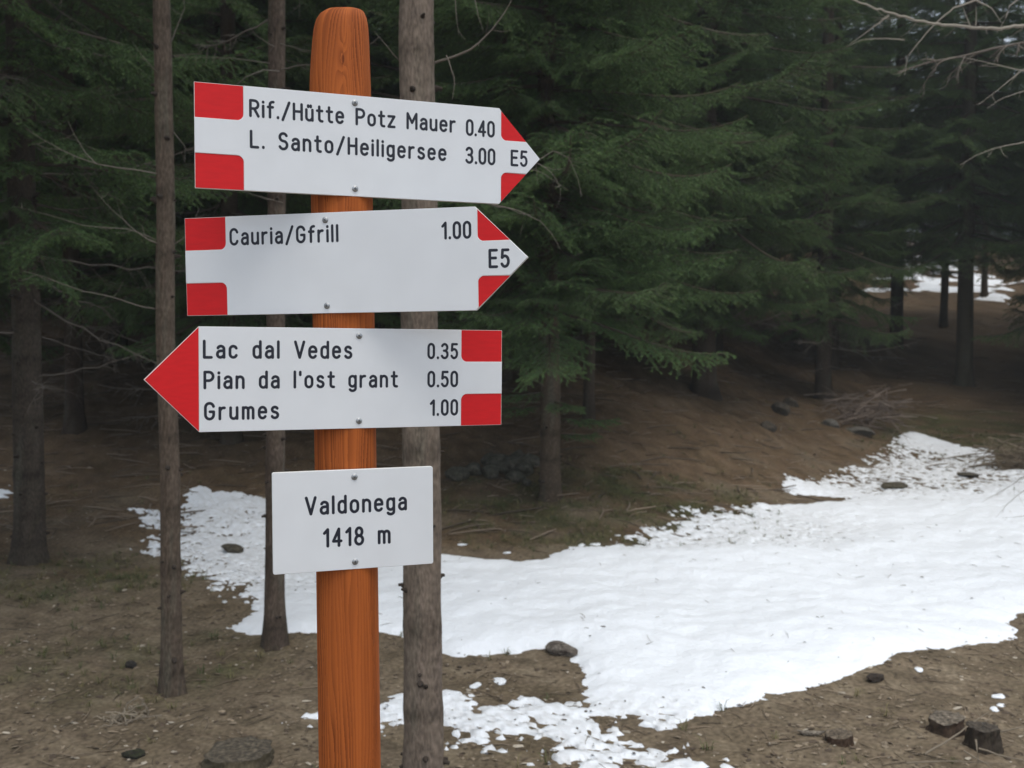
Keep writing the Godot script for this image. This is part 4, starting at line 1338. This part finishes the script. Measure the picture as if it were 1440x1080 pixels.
func make_ground_things() -> void:
	var dark := Color(0.085, 0.066, 0.05)
	stump("low mossy stump at the bottom edge left of the post", -1.04, -3.75, 0.118, 0.055, 3, Color(0.15, 0.125, 0.085), Color(0.20, 0.165, 0.12))
	stump("stump with a pale sawn flank, right of the snow", 1.77, -4.03, 0.062, 0.06, 5, Color(0.10, 0.07, 0.052), Color(0.30, 0.25, 0.195), Vector2(0.15, -0.06))
	stump("small low stump beside a pale splinter of wood", 1.30, -3.93, 0.05, 0.032, 8, Color(0.10, 0.065, 0.046), Color(0.26, 0.205, 0.15), Vector2(0.1, -0.04))
	stump("dark stump behind the bare twigs at the bottom right corner", 1.84, -3.86, 0.055, 0.085, 11, Color(0.075, 0.06, 0.046), Color(0.13, 0.105, 0.08))
	rock("stone", "weathered stone at the corner where snow meets bare soil", "stone", 0.25, -4.99, Vector3(0.11, 0.03, 0.07), 4, Color(0.36, 0.31, 0.26), Color(0.16, 0.125, 0.10))
	rock("stone", "dark clod at the snow edge just right of the grey trunk", "stone", -0.34, -5.51, Vector3(0.06, 0.025, 0.04), 7, Color(0.10, 0.08, 0.06), Color(0.06, 0.05, 0.04))
	rock("stone", "small dark stone on bare soil left of the thin trunk", "stone", -1.88, -4.89, Vector3(0.032, 0.022, 0.028), 9, Color(0.10, 0.085, 0.075), Color(0.035, 0.03, 0.028))
	rock("stone", "dark mossy clod near the bottom edge at the left", "stone", -1.47, -3.83, Vector3(0.048, 0.022, 0.035), 12, Color(0.06, 0.07, 0.03), Color(0.04, 0.033, 0.027))
	rock("stone", "dark clod of soil beside the lower edge of the snow", "stone", 1.71, -4.66, Vector3(0.06, 0.022, 0.035), 15, Color(0.085, 0.055, 0.042), Color(0.06, 0.045, 0.035))
	rock("stone", "dark stone melting out of the left part of the snow", "stone", -2.10, -7.46, Vector3(0.11, 0.04, 0.05), 19, Color(0.20, 0.17, 0.115), Color(0.10, 0.085, 0.06), "", 0.02)
	rock("stone", "mossy stone melting out of the far end of the snow", "stone", 4.15, -10.9, Vector3(0.18, 0.045, 0.12), 22, Color(0.20, 0.175, 0.11), Color(0.12, 0.10, 0.07), "", 0.15)
	rock("stone", "flat stone in the snow near the far right heap of branches", "stone", 5.3, -11.6, Vector3(0.13, 0.035, 0.08), 24, Color(0.20, 0.18, 0.13), Color(0.12, 0.10, 0.08), "", 0.1)
	var rng := RandomNumberGenerator.new()
	rng.seed = 77
	# loose field stones left of the low-boughed spruce
	for p in [[-0.52, -9.42, 0.13], [-0.36, -9.50, 0.11], [-0.2, -9.42, 0.12], [-0.06, -9.55, 0.10], [0.03, -9.36, 0.10], [0.12, -9.48, 0.12], [0.02, -9.62, 0.16], [-0.12, -9.70, 0.15], [0.16, -9.7, 0.13], [0.06, -9.9, 0.15], [-0.18, -9.95, 0.14], [0.14, -9.28, 0.06]]:
		rock("field_stone", "loose grey field stone in the heap beside the low-boughed spruce", "stone", p[0], p[1], Vector3(p[2], p[2] * 0.62, p[2] * 0.75), rng.randi() % 900, Color(0.20, 0.18, 0.14), Color(0.11, 0.105, 0.07), "heap of field stones", 0.22)
	for p in [[3.4, -13.3, 0.15], [3.9, -14.6, 0.2], [4.4, -15.9, 0.18]]:
		rock("boulder", "dark half-buried boulder on the shaded slope behind the snow", "stone", p[0], p[1], Vector3(p[2], p[2] * 0.6, p[2] * 0.7), rng.randi() % 900, Color(0.20, 0.165, 0.12), Color(0.11, 0.09, 0.07), "boulders on the shaded slope", 0.42)
	rock("stone", "pale stone at the foot of the far heap of branches", "stone", 4.75, -14.95, Vector3(0.17, 0.08, 0.1), 41, Color(0.34, 0.32, 0.28), Color(0.2, 0.18, 0.15))
	rock("stone", "long pale stone just left of the far tip of the snow", "stone", 5.15, -14.8, Vector3(0.26, 0.075, 0.12), 43, Color(0.34, 0.32, 0.28), Color(0.17, 0.15, 0.12))
	brush_pile("heap of cut branches on the slope at the far tip of the snow", 5.45, -15.45, 1.3, 0.62, 90, 5, Color(0.21, 0.165, 0.135))
	brush_pile("heap of brownish branches at the right edge, far side of the snow", 6.35, -12.5, 1.2, 0.5, 60, 6, Color(0.19, 0.15, 0.105))
	brush_pile("little tangle of dry twigs on bare soil at the left", -1.64, -4.25, 0.22, 0.05, 12, 8, Color(0.25, 0.21, 0.16))
	var T := [[0.006, [1.567,0.023,-3.750, 1.683,0.058,-3.800, 1.824,0.089,-3.900, 1.933,0.094,-4.000]], [0.005, [1.760,0.078,-3.750, 1.743,0.058,-3.700, 1.750,0.004,-3.700]], [0.005, [1.758,0.058,-3.720, 1.813,0.044,-3.700, 1.893,0.023,-3.700, 2.000,0.001,-3.700]], [0.005, [1.693,0.055,-3.700, 1.728,0.040,-3.660, 1.775,0.020,-3.620]], [0.004, [1.909,0.046,-3.900, 2.021,0.069,-3.900, 2.105,0.075,-3.900]], [0.004, [1.460,0.031,-3.650, 1.609,0.034,-3.660, 1.847,0.024,-3.660]]]
	var o := thing("twig_bundle", "loose bare twigs over the dark stump in the bottom right corner", "twigs", Vector3(1.75, ground_y(1.75, -3.75), -3.75))
	bare_branches(T, o, Color(0.20, 0.165, 0.125))
	for b in o.get_children(): b.name = "twig"
	var s := thing("wood_splinter", "pale splintered strip of wood beside the small low stump", "wood", Vector3(1.20, ground_y(1.20, -3.97), -3.97))
	var v := PackedVector3Array()
	var n := PackedVector3Array()
	var c := PackedColorArray()
	var idx := PackedInt32Array()
	tube(PackedVector3Array([Vector3(-0.055, 0.022, 0), Vector3(-0.03, 0.014, 0.004), Vector3(0, 0.012, 0.006), Vector3(0.035, 0.01, 0), Vector3(0.06, 0.016, -0.005)]), PackedFloat32Array([0.002, 0.008, 0.010, 0.008, 0.003]), 6, Color(0.42, 0.36, 0.29), v, n, c, idx)
	part("strip", mesh_of(v, n, c, idx), mats.stone, s)
	snow_lump("small lump of snow on brown needles, nearer the grey trunk", -0.38, -7.68, 0.085, 1)
	snow_lump("small lump of snow on brown needles, nearer the broad snow", -0.04, -7.5, 0.07, 2)
	snow_lump("largest of three white snow scraps on soil at the right", 2.21, -4.49, 0.08, 3)
	snow_lump("middle one of three white snow scraps on soil at the right", 2.17, -4.39, 0.05, 4)
	snow_lump("lowest of three white snow scraps on soil at the right", 2.11, -4.32, 0.06, 5)
	snow_lump("single white snow scrap beside the lower right snow edge", 1.97, -4.80, 0.065, 6)
	snow_lump("snow lump on bare soil right beside the grey trunk", -0.17, -4.60, 0.08, 7)
	snow_lump("snow lump on bare soil a step right of the grey trunk", -0.06, -4.66, 0.10, 8)


func make_litter() -> void:
	# bark chips, cone scales and dry leaves strewn over the bare soil: nobody could count them
	var rng := RandomNumberGenerator.new()
	rng.seed = 31
	var v := PackedVector3Array([Vector3(-0.5, 0.02, -0.25), Vector3(0.1, 0.10, -0.34), Vector3(0.5, 0.03, 0.05), Vector3(0.2, 0.12, 0.3), Vector3(-0.4, 0.05, 0.22), Vector3(0, 0.2, 0)])
	var idx := PackedInt32Array()
	for i in 5: idx.append_array([5, (i + 1) % 5, i])
	var flat := PackedVector3Array()
	for i in idx: flat.append(v[i])
	var chip := mesh_of(flat)
	var places := []
	var tints := []
	while places.size() < 27000:
		var d := 2.6 + 15.0 * pow(rng.randf(), 1.7)
		var x := rng.randf_range(-0.56, 0.56) * d
		var deep := snow_depth(x, -d)
		if deep > 0.004 and rng.randf() > 0.03 + 0.3 * broken(x, -d): continue
		if n_mid.get_noise_2d(x * 1.5, d * 1.5) < rng.randf_range(-0.7, 0.15): continue
		var s := 0.006 + 0.026 * pow(rng.randf(), 3.0)
		if deep > 0.004: s *= 0.7
		var b := Basis.from_euler(Vector3(rng.randf_range(-0.3, 0.3), rng.randf() * TAU, rng.randf_range(-0.3, 0.3))).scaled(Vector3(s * rng.randf_range(0.6, 1.8), s * 1.2, s))
		places.append(Transform3D(b, Vector3(x, ground_y(x, -d) + maxf(deep, 0.0) + 0.001, -d)))
		var k := Color(0.24, 0.19, 0.135) if rng.randf() < 0.5 else Color(0.09, 0.065, 0.045)
		if rng.randf() < 0.08 and deep < 0: k = Color(0.42, 0.37, 0.30)
		if deep > 0.004: k = Color(0.07, 0.055, 0.04)
		tints.append(k * rng.randf_range(0.7, 1.25))
	many("forest_litter", "bark chips, cone scales and dry leaves strewn over the soil", "litter", chip, places, tints)
	# fallen needles and thin twigs
	var tw := PackedVector3Array()
	var tn := PackedVector3Array()
	var tc := PackedColorArray()
	var ti := PackedInt32Array()
	tube(PackedVector3Array([Vector3(-0.5, 0, 0), Vector3(-0.1, 0.03, 0.04), Vector3(0.25, 0.02, 0.02), Vector3(0.5, 0.01, -0.05)]), PackedFloat32Array([0.012, 0.016, 0.013, 0.006]), 4, Color(1, 1, 1), tw, tn, tc, ti)
	places = []
	tints = []
	while places.size() < 3500:
		var d := 2.6 + 11.0 * pow(rng.randf(), 1.3)
		var x := rng.randf_range(-0.56, 0.56) * d
		var deep := snow_depth(x, -d)
		if deep > 0.004 and rng.randf() > 0.06: continue
		var l := 0.03 + (0.16 if deep < 0.004 else 0.07) * pow(rng.randf(), 3.0)
		var b := Basis.from_euler(Vector3(0, rng.randf() * TAU, rng.randf_range(-0.1, 0.1))).scaled(Vector3(l, maxf(l, 0.1), l if l > 0.1 else 0.1))
		places.append(Transform3D(b, Vector3(x, ground_y(x, -d) + maxf(deep, 0.0) + 0.002, -d)))
		tints.append(Color(0.15, 0.115, 0.08) * rng.randf_range(0.5, 1.7))
	while places.size() < 7000:   # and thicker sticks on the slope under the trees
		var d := 8.0 + 24.0 * pow(rng.randf(), 1.3)
		var x := rng.randf_range(-0.56, 0.56) * d
		if snow_depth(x, -d) > -0.01: continue
		var l := 0.12 + 0.5 * pow(rng.randf(), 2.5)
		var b := Basis.from_euler(Vector3(0, rng.randf() * TAU, rng.randf_range(-0.15, 0.15))).scaled(Vector3(l, maxf(l * 0.8, 0.25), maxf(l * 0.8, 0.25)))
		places.append(Transform3D(b, Vector3(x, ground_y(x, -d) + 0.006, -d)))
		tints.append(Color(0.17, 0.13, 0.095) * rng.randf_range(0.4, 1.7))
	many("fallen_twigs", "thin fallen twigs scattered over soil and snow", "twigs", mesh_of(tw, tn, tc, ti), places, tints)
	# short winter grass in thin patches
	var gv := PackedVector3Array()
	for k in 9:
		var a := rng.randf() * TAU
		var root := Vector3(rng.randf_range(-0.012, 0.012), -0.004, rng.randf_range(-0.012, 0.012))
		var w := Vector3(-sin(a), 0, cos(a)) * 0.0016
		var out := Vector3(cos(a), 0, sin(a))
		var h := rng.randf_range(0.025, 0.06)
		var mid := root + out * h * 0.35 + Vector3(0, h * 0.75, 0)
		var tip := root + out * h * rng.randf_range(0.8, 1.3) + Vector3(0, h * rng.randf_range(0.5, 0.9), 0)
		gv.append_array([root - w, root + w, mid - w, mid - w, root + w, mid + w, mid - w, mid + w, tip])
	places = []
	tints = []
	var tries := 0
	while places.size() < 1700 and tries < 200000:
		tries += 1
		var d := 3.0 + 13.0 * rng.randf()
		var x := rng.randf_range(-0.56, 0.56) * d
		var g := maxf(0.8 * blob(x, -d, -3.0, -6.7, 1.2, 1.0), maxf(blob(x, -d, 1.2, -8.6, 2.4, 1.5), maxf(blob(x, -d, 7.2, -14.5, 2.8, 2.5), 0.2 * blob(x, -d, -1.9, -4.9, 0.9, 0.7)))) + 0.03
		if rng.randf() > g or snow_depth(x, -d) > -0.005 or n_mid.get_noise_2d(x * 2.2, -d * 2.2 + 5.0) < rng.randf_range(-0.5, 0.2): continue
		places.append(Transform3D(Basis(Vector3.UP, rng.randf() * TAU).scaled(Vector3.ONE * rng.randf_range(0.5, 1.2)), Vector3(x, ground_y(x, -d), -d)))
		tints.append(Color(0.075, 0.095, 0.035).lerp(Color(0.20, 0.17, 0.08), rng.randf()))
	many("grass", "short thin winter grass in patches on the forest floor", "grass", mesh_of(gv), places, tints)


func many(called: String, label: String, category: String, m: Mesh, places: Array, tints: Array) -> void:
	var mm := MultiMesh.new()
	mm.transform_format = MultiMesh.TRANSFORM_3D
	mm.use_colors = true
	mm.mesh = m
	mm.instance_count = places.size()
	for i in places.size():
		mm.set_instance_transform(i, places[i])
		mm.set_instance_color(i, tints[i])
	var o := MultiMeshInstance3D.new()
	o.name = called
	o.multimesh = mm
	o.material_override = mats.plain
	tag(o, label, category, "", "stuff")
	add_child(o)
